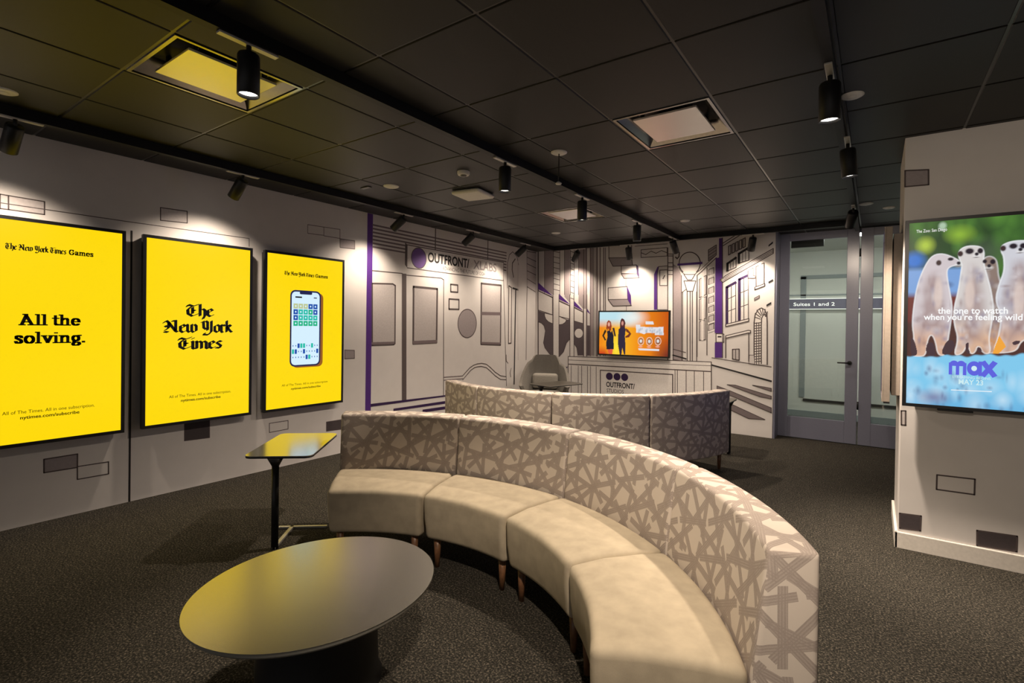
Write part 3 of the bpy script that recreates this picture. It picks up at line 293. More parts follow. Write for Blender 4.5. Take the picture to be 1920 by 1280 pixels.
MK = {'body1': [(0.191,1.288),(0.206,1.398),(0.192,1.491),(0.202,1.647),(0.221,1.771),(0.256,1.877),(0.291,1.934),(0.343,1.941),(0.402,1.907),(0.427,1.882),(0.414,1.861),(0.37,1.848),(0.363,1.811),(0.379,1.704),(0.395,1.598),(0.387,1.493),(0.373,1.364),(0.365,1.296),(0.324,1.294),(0.311,1.385),(0.292,1.431),(0.275,1.384),(0.27,1.291),(0.234,1.282)],'body2': [(0.399,1.297),(0.421,1.403),(0.399,1.493),(0.395,1.583),(0.416,1.703),(0.426,1.808),(0.431,1.86),(0.415,1.906),(0.412,1.943),(0.435,1.972),(0.474,1.98),(0.523,1.968),(0.537,1.934),(0.533,1.876),(0.548,1.802),(0.571,1.699),(0.586,1.568),(0.574,1.495),(0.564,1.407),(0.576,1.32),(0.539,1.311),(0.516,1.369),(0.503,1.317),(0.478,1.308),(0.466,1.367),(0.445,1.307)],'body3': [(0.539,1.318),(0.564,1.436),(0.573,1.568),(0.554,1.729),(0.528,1.818),(0.523,1.877),(0.535,1.902),(0.562,1.911),(0.589,1.89),(0.598,1.843),(0.601,1.785),(0.624,1.697),(0.631,1.568),(0.607,1.437),(0.603,1.321)],'body4': [(0.576,1.32),(0.607,1.437),(0.613,1.553),(0.584,1.64),(0.602,1.742),(0.622,1.813),(0.619,1.9),(0.606,1.929),(0.607,1.966),(0.635,1.985),(0.672,1.993),(0.723,1.989),(0.758,1.972),(0.773,1.945),(0.766,1.89),(0.764,1.806),(0.787,1.693),(0.807,1.567),(0.796,1.441),(0.802,1.344),(0.763,1.335),(0.731,1.412),(0.701,1.389),(0.687,1.339),(0.64,1.323)],'ear': [(0.322,1.88),(0.424,1.93),(0.617,1.949)],'eye': [(0.379,1.9),(0.467,1.943),(0.516,1.942),(0.537,1.876),(0.573,1.872),(0.661,1.959),(0.704,1.958)],'nose': [(0.417,1.873),(0.5,1.923),(0.557,1.848),(0.692,1.937)],'lines': {'t1': [(0.322,1.579),(0.644,1.577)],'t2': [(0.253,1.533),(0.707,1.534)],'max': [(0.376,1.219),(0.591,1.229)],'s': [(0.397,1.16),(0.574,1.173)],'may': [(0.428,1.134),(0.541,1.143)],'rule': [(0.394,1.084),(0.579,1.089)],'zoo': [(0.208,2.087),(0.359,2.083)]},'rock': [(0.19,1.288),(0.709,1.323)],'dark': [[(0.188,1.401),(0.202,1.407),(0.224,1.325),(0.222,1.29),(0.19,1.288)],[(0.269,1.377),(0.307,1.378),(0.315,1.305),(0.309,1.291),(0.268,1.289)],[(0.369,1.394),(0.396,1.395),(0.407,1.367),(0.401,1.326),(0.371,1.302),(0.349,1.304),(0.344,1.324)],[(0.456,1.374),(0.473,1.386),(0.469,1.346),(0.482,1.313),(0.466,1.312),(0.457,1.334)],[(0.505,1.342),(0.519,1.359),(0.534,1.34),(0.524,1.312)],[(0.665,1.394),(0.7,1.403),(0.694,1.379),(0.667,1.372)]],'tri': [(0.58,1.32),(0.608,1.428),(0.639,1.363),(0.606,1.318)]}
TV = {'frame': [(-3.576,1.701),(-2.434,1.693),(-2.455,1.0),(-3.564,0.997)],'w1': [(-3.424,1.373),(-3.383,1.391),(-3.356,1.358),(-3.338,1.392),(-3.309,1.299),(-3.314,1.291),(-3.306,1.097),(-3.429,1.093),(-3.436,1.203),(-3.414,1.289)],'w1arm1': [(-3.457,1.407),(-3.434,1.373),(-3.474,1.304),(-3.436,1.237),(-3.459,1.228),(-3.504,1.303)],'w1arm2': [(-3.338,1.425),(-3.302,1.434),(-3.273,1.3),(-3.3,1.3),(-3.319,1.375)],'w1hair': [(-3.439,1.424),(-3.427,1.518),(-3.4,1.548),(-3.363,1.527),(-3.348,1.459),(-3.356,1.391),(-3.383,1.374),(-3.407,1.424),(-3.42,1.373)],'w1face': [(-3.394,1.484)],'w1leg': [(-3.411,1.093),(-3.319,1.097),(-3.336,1.012),(-3.386,1.009)],'w2': [(-3.23,1.41),(-3.186,1.444),(-3.142,1.445),(-3.115,1.412),(-3.126,1.304),(-3.115,1.171),(-3.113,1.022),(-3.135,1.021),(-3.167,1.128),(-3.179,1.01),(-3.206,1.017),(-3.235,1.167),(-3.237,1.293)],'w2arm': [(-3.115,1.429),(-3.075,1.404),(-3.024,1.343),(-3.06,1.289),(-3.117,1.279),(-3.12,1.3),(-3.074,1.33),(-3.061,1.347),(-3.11,1.379)],'w2hair': [(-3.208,1.411),(-3.205,1.536),(-3.179,1.582),(-3.143,1.562),(-3.121,1.512),(-3.132,1.412),(-3.168,1.445)],'w2face': [(-3.169,1.503)],'title': [[(-2.955,1.48),(-2.886,1.481),(-2.882,1.453),(-2.656,1.447),(-2.53,1.457),(-2.524,1.334),(-2.654,1.335),(-2.659,1.363),(-2.787,1.361),(-2.821,1.34),(-2.872,1.359),(-2.944,1.361)],[(-2.803,1.535),(-2.686,1.532),(-2.673,1.491),(-2.798,1.49)],[(-2.911,1.125),(-2.586,1.125),(-2.589,1.097),(-2.902,1.101)]],'icons': [(-2.87,1.237),(-2.739,1.236),(-2.608,1.244)]}


# ------------------------------------------------------------------ materials
M_WALL = mat('wall_paint', (0.68, 0.645, 0.625, 1), 0.75, noise=0.02, nscale=8, bump=0.03, bscale=500)
PAL = {
 'ink': mat('print_ink', (0.077, 0.057, 0.057, 1), 0.7), 'black': mat('print_black', (0.010, 0.008, 0.010, 1), 0.7),
 'brown': mat('print_brown', (0.094, 0.072, 0.072, 1), 0.7), 'mauve': mat('print_mauve', (0.173, 0.133, 0.140, 1), 0.7),
 'mauve2': mat('print_mauve_light', (0.319, 0.266, 0.273, 1), 0.7), 'grey': mat('print_pale_grey', (0.532, 0.485, 0.479, 1), 0.7),
 'grey2': mat('print_faint_grey', (0.585, 0.545, 0.532, 1), 0.7), 'mid': mat('print_mid_grey', (0.306, 0.266, 0.273, 1), 0.7),
 'pane': mat('print_pane_grey', (0.479, 0.439, 0.432, 1), 0.7), 'shade': mat('print_dark_mauve', (0.097, 0.075, 0.086, 1), 0.7),
 'shade2': mat('print_crosswalk', (0.173, 0.140, 0.146, 1), 0.7), 'dark': mat('print_charcoal', (0.055, 0.042, 0.046, 1), 0.7),
 'white': mat('print_white', (0.745, 0.705, 0.678, 1), 0.75), 'purple': mat('print_purple', (0.075, 0.016, 0.20, 1), 0.6),
 'purple2': mat('print_violet', (0.13, 0.05, 0.27, 1), 0.6), 'purple3': mat('print_deep_purple', (0.030, 0.008, 0.065, 1), 0.6)}
M_BLACK = mat('black_metal', (0.010, 0.010, 0.011, 1), 0.45, spec=0.4)
M_TRACK = mat('track_black', (0.006, 0.006, 0.007, 1), 0.5, spec=0.3)
M_ADAPT = mat('adapter_grey', (0.62, 0.60, 0.56, 1), 0.3, metal=0.3)
M_WHITE = mat('white_plastic', (0.72, 0.70, 0.66, 1), 0.4)
M_BEZEL = mat('bezel_black', (0.006, 0.006, 0.007, 1), 0.35)
M_CASE = mat('case_grey', (0.10, 0.10, 0.10, 1), 0.35, metal=0.4)
M_CHROME = mat('reflector_metal', (0.35, 0.34, 0.33, 1), 0.22, metal=1.0)
M_PANEL = mat('lens_white', (0.74, 0.72, 0.70, 1), 0.28, metal=0.93, noise=0.0)
M_TBAR = mat('ceiling_bar', (0.10, 0.098, 0.095, 1), 0.3, metal=0.9)
M_TILE = mat('ceiling_tile', (0.0100, 0.0094, 0.0078, 1), 0.5, noise=0.35, nscale=500, bump=0.10, bscale=700, spec=0.35)
M_DOOR = mat('door_paint', (0.18, 0.185, 0.245, 1), 0.30, noise=0.03)
M_BASE = mat('baseboard_white', (0.70, 0.655, 0.60, 1), 0.5)
M_WOOD = mat('leg_wood', (0.16, 0.075, 0.035, 1), 0.4, noise=0.3, nscale=35)
M_SEAT = mat('seat_fabric', (0.43, 0.365, 0.265, 1), 0.85, noise=0.10, nscale=14, bump=0.25, bscale=900, spec=0.2)
M_PAD = mat('pad_fabric', (0.30, 0.28, 0.245, 1), 0.85, noise=0.08, bump=0.2, bscale=900, spec=0.2)
M_SHELL = mat('shell_fabric', (0.20, 0.187, 0.167, 1), 0.85, noise=0.08, bump=0.2, bscale=900, spec=0.2)
M_OVAL = mat('table_laminate', (0.54, 0.52, 0.46, 1), 0.25, noise=0.02, metal=0.95)
M_OVALEDGE = mat('table_edge', (0.34, 0.33, 0.29, 1), 0.35)
M_SIDETOP = mat('side_table_gloss', (0.55, 0.55, 0.55, 1), 0.16, metal=0.85, noise=0.02)
M_SIDEDARK = mat('side_table_dark', (0.07, 0.062, 0.05, 1), 0.3, noise=0.02)
M_BAR = mat('side_table_base', (0.42, 0.40, 0.36, 1), 0.35, metal=0.5)
M_CORR = mat('corridor_paint', (0.60, 0.61, 0.56, 1), 0.6, noise=0.02)
M_CORR2 = mat('corridor_trim', (0.24, 0.27, 0.27, 1), 0.5)
M_BEIGE = mat('edge_beige', (0.24, 0.20, 0.165, 1), 0.7)

def emis(name, col, st=1.0, gloss=0.25):
    if name in MATS: return MATS[name]
    return mat(name, (0.004, 0.004, 0.004, 1), gloss, emit=col, estr=st, spec=0.4)
M_YEL = emis('screen_yellow', (1.0, 0.70, 0.003, 1), 1.0)
M_INK = mat('screen_black', (0.003, 0.003, 0.003, 1), 0.3)

def glass(name, col, rough=0.0, alpha=0.8):
    m = bpy.data.materials.new(name); m.use_nodes = True
    N = m.node_tree.nodes; K = m.node_tree.links; N.remove(N['Principled BSDF'])
    tr = N.new('ShaderNodeBsdfTransparent'); tr.inputs[0].default_value = col
    gl = N.new('ShaderNodeBsdfGlossy'); gl.inputs['Roughness'].default_value = rough
    fr = N.new('ShaderNodeFresnel'); fr.inputs[0].default_value = 1.45
    nz = N.new('ShaderNodeTexNoise'); nz.inputs['Scale'].default_value = 3
    ad = N.new('ShaderNodeMath'); ad.operation = 'MULTIPLY_ADD'; ad.inputs[1].default_value = 0.02
    K.new(nz.outputs['Fac'], ad.inputs[0]); K.new(fr.outputs[0], ad.inputs[2])
    mx = N.new('ShaderNodeMixShader'); K.new(ad.outputs[0], mx.inputs[0]); K.new(tr.outputs[0], mx.inputs[1]); K.new(gl.outputs[0], mx.inputs[2])
    K.new(mx.outputs[0], N['Material Output'].inputs[0])
    return m
M_GLASS = glass('door_glass', (0.86, 0.89, 0.87, 1))

def carpet_mat():
    m = bpy.data.materials.new('carpet'); m.use_nodes = True
    N = m.node_tree.nodes; K = m.node_tree.links; b = N['Principled BSDF']
    b.inputs['Roughness'].default_value = 0.95; b.inputs['Specular IOR Level'].default_value = 0.1
    tc = N.new('ShaderNodeTexCoord')
    n1 = N.new('ShaderNodeTexNoise'); n1.inputs['Scale'].default_value = 105; n1.inputs['Detail'].default_value = 4; n1.inputs['Roughness'].default_value = 0.75
    n2 = N.new('ShaderNodeTexNoise'); n2.inputs['Scale'].default_value = 14; n2.inputs['Detail'].default_value = 3
    K.new(tc.outputs['Object'], n1.inputs['Vector']); K.new(tc.outputs['Object'], n2.inputs['Vector'])
    r1 = N.new('ShaderNodeValToRGB')
    e = r1.color_ramp.elements; e[0].position = 0.38; e[0].color = (0.013, 0.0125, 0.011, 1); e[1].position = 0.68; e[1].color = (0.26, 0.22, 0.17, 1)
    k = r1.color_ramp.elements.new(0.52); k.color = (0.040, 0.037, 0.030, 1)
    K.new(n1.outputs['Fac'], r1.inputs['Fac'])
    mx = N.new('ShaderNodeMix'); mx.data_type = 'RGBA'; mx.blend_type = 'MULTIPLY'; mx.inputs['Factor'].default_value = 0.5
    K.new(r1.outputs['Color'], mx.inputs['A']); K.new(n2.outputs['Fac'], mx.inputs['B'])
    K.new(mx.outputs['Result'], b.inputs['Base Color'])
    bp = N.new('ShaderNodeBump'); bp.inputs['Strength'].default_value = 0.6; bp.inputs['Distance'].default_value = 0.006
    K.new(n1.outputs['Fac'], bp.inputs['Height']); K.new(bp.outputs['Normal'], b.inputs['Normal'])
    return m
M_CARPET = carpet_mat()

def stick_fabric():
    """pale cloth printed with loose overlapping bars of brushed taupe, driven by UV in metres"""
    m = bpy.data.materials.new('stick_print_fabric'); m.use_nodes = True
    nt = m.node_tree; N = nt.nodes; K = nt.links; b = N['Principled BSDF']
    b.inputs['Roughness'].default_value = 0.85; b.inputs['Specular IOR Level'].default_value = 0.2
    uv = N.new('ShaderNodeUVMap'); uv.uv_map = 'UVMap'
    sep = N.new('ShaderNodeSeparateXYZ'); K.new(uv.outputs[0], sep.inputs[0])
    def mth(op, a, bb=None, c=None):
        n = N.new('ShaderNodeMath'); n.operation = op
        for i, v in enumerate((a, bb, c)):
            if v is None: continue
            if hasattr(v, 'is_linked') or hasattr(v, 'links'): K.new(v, n.inputs[i])
            else: n.inputs[i].default_value = v
        return n.outputs[0]
    total = None
    for k, (ang, a, l) in enumerate(((8, 0.145, 0.26), (41, 0.135, 0.30), (68, 0.14, 0.24), (102, 0.135, 0.28), (140, 0.135, 0.30))):
        t = radians(ang)
        u = mth('ADD', mth('MULTIPLY', sep.outputs[0], cos(t)), mth('MULTIPLY', sep.outputs[1], sin(t)))
        v = mth('ADD', mth('MULTIPLY', sep.outputs[0], -sin(t)), mth('MULTIPLY', sep.outputs[1], cos(t)))
        u1 = mth('ADD', mth('MULTIPLY', u, 1.0/a), 3.7*k+0.3)
        fi = mth('FLOOR', u1)
        wn = N.new('ShaderNodeTexWhiteNoise'); wn.noise_dimensions = '1D'; K.new(mth('ADD', fi, 17.13*k), wn.inputs['W'])
        v1 = mth('ADD', mth('MULTIPLY', v, 1.0/l), mth('MULTIPLY', wn.outputs['Value'], 5.0))
        fj = mth('FLOOR', v1); fv = mth('FRACT', v1)
        w2 = N.new('ShaderNodeTexWhiteNoise'); w2.noise_dimensions = '2D'
        cb = N.new('ShaderNodeCombineXYZ'); K.new(fi, cb.inputs[0]); K.new(mth('ADD', fj, 7.7*k), cb.inputs[1]); K.new(cb.outputs[0], w2.inputs['Vector'])
        # lean each bar a little and shift it inside its lane
        lean = mth('MULTIPLY', mth('SUBTRACT', w2.outputs['Value'], 0.5), 0.55)
        fu = mth('ADD', mth('FRACT', u1), mth('MULTIPLY', mth('SUBTRACT', fv, 0.5), lean))
        du = mth('ABSOLUTE', mth('SUBTRACT', fu, 0.5)); dv = mth('ABSOLUTE', mth('SUBTRACT', fv, 0.5))
        bar = mth('MULTIPLY', mth('LESS_THAN', du, 0.0142/a), mth('LESS_THAN', dv, 0.46))
        streak = mth('ADD', 0.86, mth('MULTIPLY', 0.14, mth('SINE', mth('MULTIPLY', fu, 2*pi*a/0.0085))))
        bar = mth('MULTIPLY', bar, streak)
        total = bar if total is None else mth('MAXIMUM', total, bar)
    nz = N.new('ShaderNodeTexNoise'); nz.inputs['Scale'].default_value = 260; K.new(uv.outputs[0], nz.inputs['Vector'])
    tot = mth('MULTIPLY', total, mth('ADD', 0.72, mth('MULTIPLY', nz.outputs['Fac'], 0.4)))
    mx = N.new('ShaderNodeMix'); mx.data_type = 'RGBA'
    mx.inputs['A'].default_value = (0.58, 0.51, 0.44, 1); mx.inputs['B'].default_value = (0.30, 0.250, 0.220, 1)
    K.new(tot, mx.inputs['Factor']); K.new(mx.outputs['Result'], b.inputs['Base Color'])
    bp = N.new('ShaderNodeBump'); bp.inputs['Strength'].default_value = 0.15; bp.inputs['Distance'].default_value = 0.002
    n3 = N.new('ShaderNodeTexNoise'); n3.inputs['Scale'].default_value = 900; K.new(uv.outputs[0], n3.inputs['Vector'])
    K.new(n3.outputs['Fac'], bp.inputs['Height']); K.new(bp.outputs['Normal'], b.inputs['Normal'])
    return m
M_STICK = stick_fabric()

def vc_mat(name, st, gloss=0.25):
    m = bpy.data.materials.new(name); m.use_nodes = True
    N = m.node_tree.nodes; K = m.node_tree.links; b = N['Principled BSDF']
    b.inputs['Base Color'].default_value = (0.004, 0.004, 0.004, 1); b.inputs['Roughness'].default_value = gloss; b.inputs['Specular IOR Level'].default_value = 0.3
    a = N.new('ShaderNodeAttribute'); a.attribute_name = 'picture'
    K.new(a.outputs['Color'], b.inputs['Emission Color']); b.inputs['Emission Strength'].default_value = st
    return m

# ------------------------------------------------------------------ room shell
def structure(o, label=None):
    o['kind'] = 'structure'
    if label: o['label'] = label
    return o
mb = MB(); mb.box(XL-0.15, 4.0, -4.0, 9.95, -0.12, 0.0, M_CARPET)
structure(mb.build('floor'), 'dark speckled carpet floor')

GX = [-0.16 - 0.601*k for k in range(-7, 8)] ; GX = sorted(GX)
GY = [0.98 + 0.652*k for k in range(-8, 11)]
PANELS = [((-3.167, -2.566), (0.98, 1.632)), ((-1.362, -0.761), (2.936, 3.588)), ((-3.167, -2.566), (4.892, 5.544))]
def clampx(x): return min(max(x, XL), 4.0)
mb = MB()
xs = [XL] + [x for x in GX if x > XL+0.05 and x < 3.99] + [4.0]
ys = [-4.0] + [y for y in GY if -3.95 < y < YD-0.05] + [YD+0.03]
for i in range(len(xs)-1):
    for j in range(len(ys)-1):
        x0, x1, y0, y1 = xs[i], xs[i+1], ys[j], ys[j+1]
        if any(abs((x0+x1)/2-(a+b)/2) < 0.1 and abs((y0+y1)/2-(c+d)/2) < 0.1 for (a, b), (c, d) in PANELS): continue
        g = 0.006
        mb.box(x0+g, x1-g, y0+g, y1-g, H, H+0.02, M_TILE, bevel=0.004, seg=1)
for x in xs[1:-1]: mb.box(x-0.011, x+0.011, -4.0, YD+0.03, H+0.005, H+0.03, M_TBAR)
for y in ys[1:-1]: mb.box(XL, 4.0, y-0.011, y+0.011, H+0.0052, H+0.0298, M_TBAR)
mb.box(XL, 4.0, -4.0, YD+0.03, H+0.16, H+0.20, M_TILE)
structure(mb.build('ceiling'), 'dark grid ceiling of square charcoal tiles')

mb = MB(); mb.box(XL-0.15, XL, -4.0, YB+0.2, 0.0, H+0.16, M_WALL)
art = Art(mb, f_left); art.data(ART_LEFT, PAL)
structure(mb.build('wall_left', recalc=False), 'white wall printed with brick outlines and a subway carriage')
mb = MB(); mb.box(XL, -1.085, YB, YB+0.2, 0.0, H+0.16, M_WALL, bevel=0.004)
art = Art(mb, f_back); art.data(ART_BACK, PAL)
structure(mb.build('wall_back', recalc=False), 'mural wall printed with a city street in grey and purple')
# pillar
mb = MB(); mb.box(0.146, 2.3, 4.29, 5.05, 0.0, H+0.02, M_WALL, bevel=0.004)
art = Art(mb, lambda u, v, d: (u, 4.29-d, v)); art.data(ART_PILLAR, PAL)
structure(mb.build('wall_pillar', recalc=False), 'white pillar with scattered brick outlines')
mb = MB()
mb.box(0.128, 2.31, 4.272, 4.2895, 0.0, 0.108, M_BASE, bevel=0.004); mb.box(0.128, 0.1455, 4.272, 5.05, 0.0, 0.108, M_BASE, bevel=0.004)
structure(mb.build('baseboard_pillar'), 'cream baseboard around the pillar')
# wall past the doors, right of the pillar, plus the far right wall
mb = MB(); mb.box(1.02, 4.0, YD, YD+0.1, 0, H+0.16, M_WALL); structure(mb.build('wall_behind_pillar'))
mb = MB(); mb.box(4.0, 4.12, -4.0, YD+0.1, 0, H+0.16, M_WALL); structure(mb.build('wall_right'))
# corridor beyond the glass doors
mb = MB()
mb.box(-2.0, 2.5, 9.75, 9.85, 0, H+0.16, M_CORR)
for q in ((-1.02, -0.94, 0.32, 2.32),): mb.box(q[0], q[1], 9.735, 9.75, q[2], q[3], M_CORR2)
mb.box(-1.02, 1.6, 9.735, 9.75, 2.28, 2.34, M_CORR2); mb.box(-1.3, 1.8, 9.735, 9.75, 2.0, 2.025, M_CORR2)
mb.box(-0.96, 1.6, 9.73, 9.75, 0.26, 0.30, M_TBAR)
mb.box(-2.0, 2.5, 9.73, 9.75, 0.0, 0.10, M_CORR2)
structure(mb.build('wall_corridor'), 'pale corridor wall seen through the glass doors')
mb = MB(); mb.box(-2.1, -2.0, YB+0.2, 9.85, 0, H+0.16, M_CORR); structure(mb.build('wall_corridor_left'))
mb = MB(); mb.box(2.5, 2.6, YD+0.1, 9.85, 0, H+0.16, M_CORR); structure(mb.build('wall_corridor_right'))
mb = MB(); mb.box(-2.1, 2.6, YD+0.04, 9.85, H+0.001, H+0.15, M_CORR); structure(mb.build('ceiling_corridor'))

# ------------------------------------------------------------------ glass doors
def door(name, x0, x1, gx0, gx1, gz0, gz1, label, handle_x=None, closer=None):
    d = empty(name, ((x0+x1)/2, YD, 0)); structure(d, label)
    def loc(o): o.location = (-(x0+x1)/2, -YD, 0); return o
    mb = MB(); y0, y1 = YD, YD+0.045
    mb.box(x0, gx0, y0, y1, 0.008, H-0.004, M_DOOR, 0.003); mb.box(gx1, x1, y0, y1, 0.008, H-0.004, M_DOOR, 0.003)
    mb.box(gx0, gx1, y0, y1, 0.008, gz0, M_DOOR, 0.003); mb.box(gx0, gx1, y0, y1, gz1, H-0.004, M_DOOR, 0.003)
    loc(mb.build('frame', d))
    mb = MB(); mb.box(gx0, gx1, y0+0.018, y0+0.026, gz0, gz1, M_GLASS); loc(mb.build('pane', d))
    if handle_x:
        mb = MB()
        mb.cyl((handle_x+0.045, y0, 1.03), (handle_x+0.045, y0-0.055, 1.03), 0.010, 0.010, M_BLACK)
        mb.cyl((handle_x+0.045, y0, 1.03), (handle_x+0.045, y0-0.012, 1.03), 0.026, 0.026, M_BLACK)
        mb.cyl((handle_x+0.055, y0-0.05, 1.03), (handle_x-0.085, y0-0.05, 1.03), 0.010, 0.008, M_BLACK)
        loc(mb.build('lever_handle', d, 'black lever handle'))
    if closer:
        mb = MB(); mb.box(closer[0], closer[1], y0+0.046, y0+0.10, gz1-0.085, gz1+0.01, M_BLACK, 0.004)
        loc(mb.build('door_closer', d, 'dark closer box'))
    for z in (0.5, 2.42) if handle_x else ():
        mb = MB(); mb.cyl((x1+0.008, y0-0.006, z-0.05), (x1+0.008, y0-0.006, z+0.05), 0.009, 0.009, M_BLACK, 12)
        loc(mb.build('hinge', d))
    return d
door('door_1', -1.060, -0.172, -0.945, -0.302, 0.285, 2.625, 'grey framed glass door beside the mural', handle_x=-0.30, closer=(-0.94, -0.56))
door('door_2', -0.156, 0.80, -0.025, 0.66, 0.285, 2.625, 'grey framed glass door partly behind the pillar')
mb = MB(); mb.box(-1.0849, -1.0605, YD-0.24, YD+0.08, 0, H, M_DOOR); mb.box(-1.06, 0.806, YD+0.046, YD+0.08, H-0.05, H, M_DOOR); mb.box(0.806, 1.02, YD-0.02, YD+0.08, 0, H, M_DOOR)
structure(mb.build('trim_1'), 'grey door jamb')

# ------------------------------------------------------------------ displays on the left wall
def display_left(y0, y1, z0, z1, label, painter, group=None):
    yc, zc = (y0+y1)/2, (z0+z1)/2
    t = empty('wall_display', (XL, yc, z0))
    tag(t, label, 'display', group)
    def L(o): o.location = (-XL, -yc, -z0); return o
    mb = MB(); mb.box(XL+0.001, XL+0.062, y0+0.02, y1-0.02, z0+0.02, z1-0.015, M_CASE, 0.004); L(mb.build('case', t, 'grey metal case'))
    xf = XL+0.100
    mb = MB()
    bw = 0.024
    mb.box(XL+0.062, xf-0.004, y0, y1, z0, z1, M_BEZEL, 0.003)
    for a in ((y0, y1, z0, z0+bw), (y0, y1, z1-bw, z1), (y0, y0+bw, z0+bw, z1-bw), (y1-bw, y1, z0+bw, z1-bw)):
        mb.box(xf-0.005, xf+0.001, a[0], a[1], a[2], a[3], M_BEZEL)
    L(mb.build('bezel', t, 'thin black bezel'))
    mb = MB(); mb.face([(xf-0.002, y0+bw, z0+bw), (xf-0.002, y1-bw, z0+bw), (xf-0.002, y1-bw, z1-bw), (xf-0.002, y0+bw, z1-bw)], M_YEL)
    ar = Art(mb, lambda u, v, d: (xf-0.002+d, yc+u, z0+v), 0.0002, 0.00003)
    painter(ar)
    o = mb.build('picture', t, 'lit yellow screen picture', recalc=False); L(o)
    return t
def footer(ar, s=1.0, dz=0.0):
    ar.text('All of The Times. All in one subscription.', (0.003, 0.232+dz), 0.495*s, 0.030*s, M_INK)
    ar.text('nytimes.com/subscribe', (0.003, 0.193+dz), 0.318*s, 0.030*s, M_INK, 0.02)
def masthead(ar, c, wd, xh):
    pen_text(ar, 'The New York Times', (c[0]-wd*0.16, c[1]), wd*0.66, xh, BL, M_INK)
    pen_text(ar, 'Games', (c[0]+wd*0.35, c[1]), wd*0.30, xh, SL, M_INK)
def paint_solving(ar):
    masthead(ar, (0.0, 1.335), 0.475, 0.027)
    pen_text(ar, 'All the', (0.003, 0.827), 0.325, 0.054, SL, M_INK)
    pen_text(ar, 'solving.', (0.004, 0.702), 0.385, 0.056, SL, M_INK)
    footer(ar)
def paint_times(ar):
    pen_text(ar, 'The', (-0.008, 0.906), 0.215, 0.068, BL, M_INK)
    pen_text(ar, 'New York', (-0.010, 0.768), 0.535, 0.068, BL, M_INK)
    pen_text(ar, 'Times', (-0.002, 0.628), 0.345, 0.066, BL, M_INK)
    footer(ar, 1.0, 0.002)
M_PH = emis('phone_screen', rgb(214, 240, 255), 1.0); M_NAVY = mat('phone_navy', (0.012, 0.014, 0.05, 1), 0.3, emit=(0.01, 0.012, 0.06, 1), estr=1.0)
M_SIDE = emis('phone_side', rgb(150, 90, 30), 1.0)
M_TC = [emis('tile_sand', rgb(190, 200, 150), 1.0), emis('tile_blue', rgb(30, 80, 170), 1.0), emis('tile_teal', rgb(40, 190, 170), 1.0), emis('tile_green', rgb(30, 180, 130), 1.0)]
def paint_phone(ar):
    masthead(ar, (-0.005, 1.333), 0.49, 0.025)
    cx = -0.012; hw = 0.172; v0, v1 = 0.422, 1.190
    ar.rrect(cx-hw+0.03, cx+hw+0.028, v0-0.012, v1-0.02, 0.05, M_SIDE)
    ar.rrect(cx-hw, cx+hw, v0, v1, 0.055, M_NAVY)
    ar.rrect(cx-hw+0.016, cx+hw-0.016, v0+0.016, v1-0.016, 0.042, M_PH)
    ar.rrect(cx-0.07, cx+0.07, v1-0.04, v1-0.01, 0.014, M_NAVY)
    rows = ['SSSBB', 'BTTGB', 'BTTTT', 'GGGGG']; ci = dict(S=0, B=1, T=2, G=3)
    for r, row in enumerate(rows):
        for c, k in enumerate(row):
            u = cx-0.136+c*0.055; v = 1.005-r*0.058
            ar.poly([(u, v), (u+0.048, v), (u+0.048, v+0.05), (u, v+0.05)], M_TC[ci[k]])
            ar.rrect(u+0.016, u+0.032, v+0.016, v+0.034, 0.006, M_PH)
    keys = ['..BTT..T..', 'TB..B....B', '.....BT...']
    for r, row in enumerate(keys):
        for c, k in enumerate(row):
            u = cx-0.150+c*0.0302; v = 0.608-r*0.058
            if k == '.': ar.poly([(u+0.008, v+0.016), (u+0.016, v+0.016), (u+0.016, v+0.03), (u+0.008, v+0.03)], M_TC[1])
            else: ar.rrect(u, u+0.024, v, v+0.046, 0.005, M_TC[1 if k == 'B' else 2])
    ar.line([(cx-0.115, 1.12), (cx-0.05, 1.12)], 0.014, M_INK); ar.line([(cx+0.09, 1.12), (cx+0.12, 1.12)], 0.01, M_NAVY)
    ar.text('All of The Times. All in one subscription.', (-0.005, 0.242), 0.52, 0.028, M_INK)
    ar.text('nytimes.com/subscribe', (0.0, 0.201), 0.332, 0.028, M_INK, 0.02)
G = 'upright yellow advertising displays on the left wall'
display_left(0.620, 1.495, 0.577, 2.135, 'tall yellow display reading All the solving, nearest the camera on the left wall', paint_solving, G)
display_left(1.609, 2.483, 0.582, 2.131, 'tall yellow display with large blackletter The New York Times, middle of the left wall', paint_times, G)
display_left(2.600, 3.491, 0.582, 2.134, 'tall yellow display showing a phone with coloured squares, beside the purple stripe', paint_phone, G)

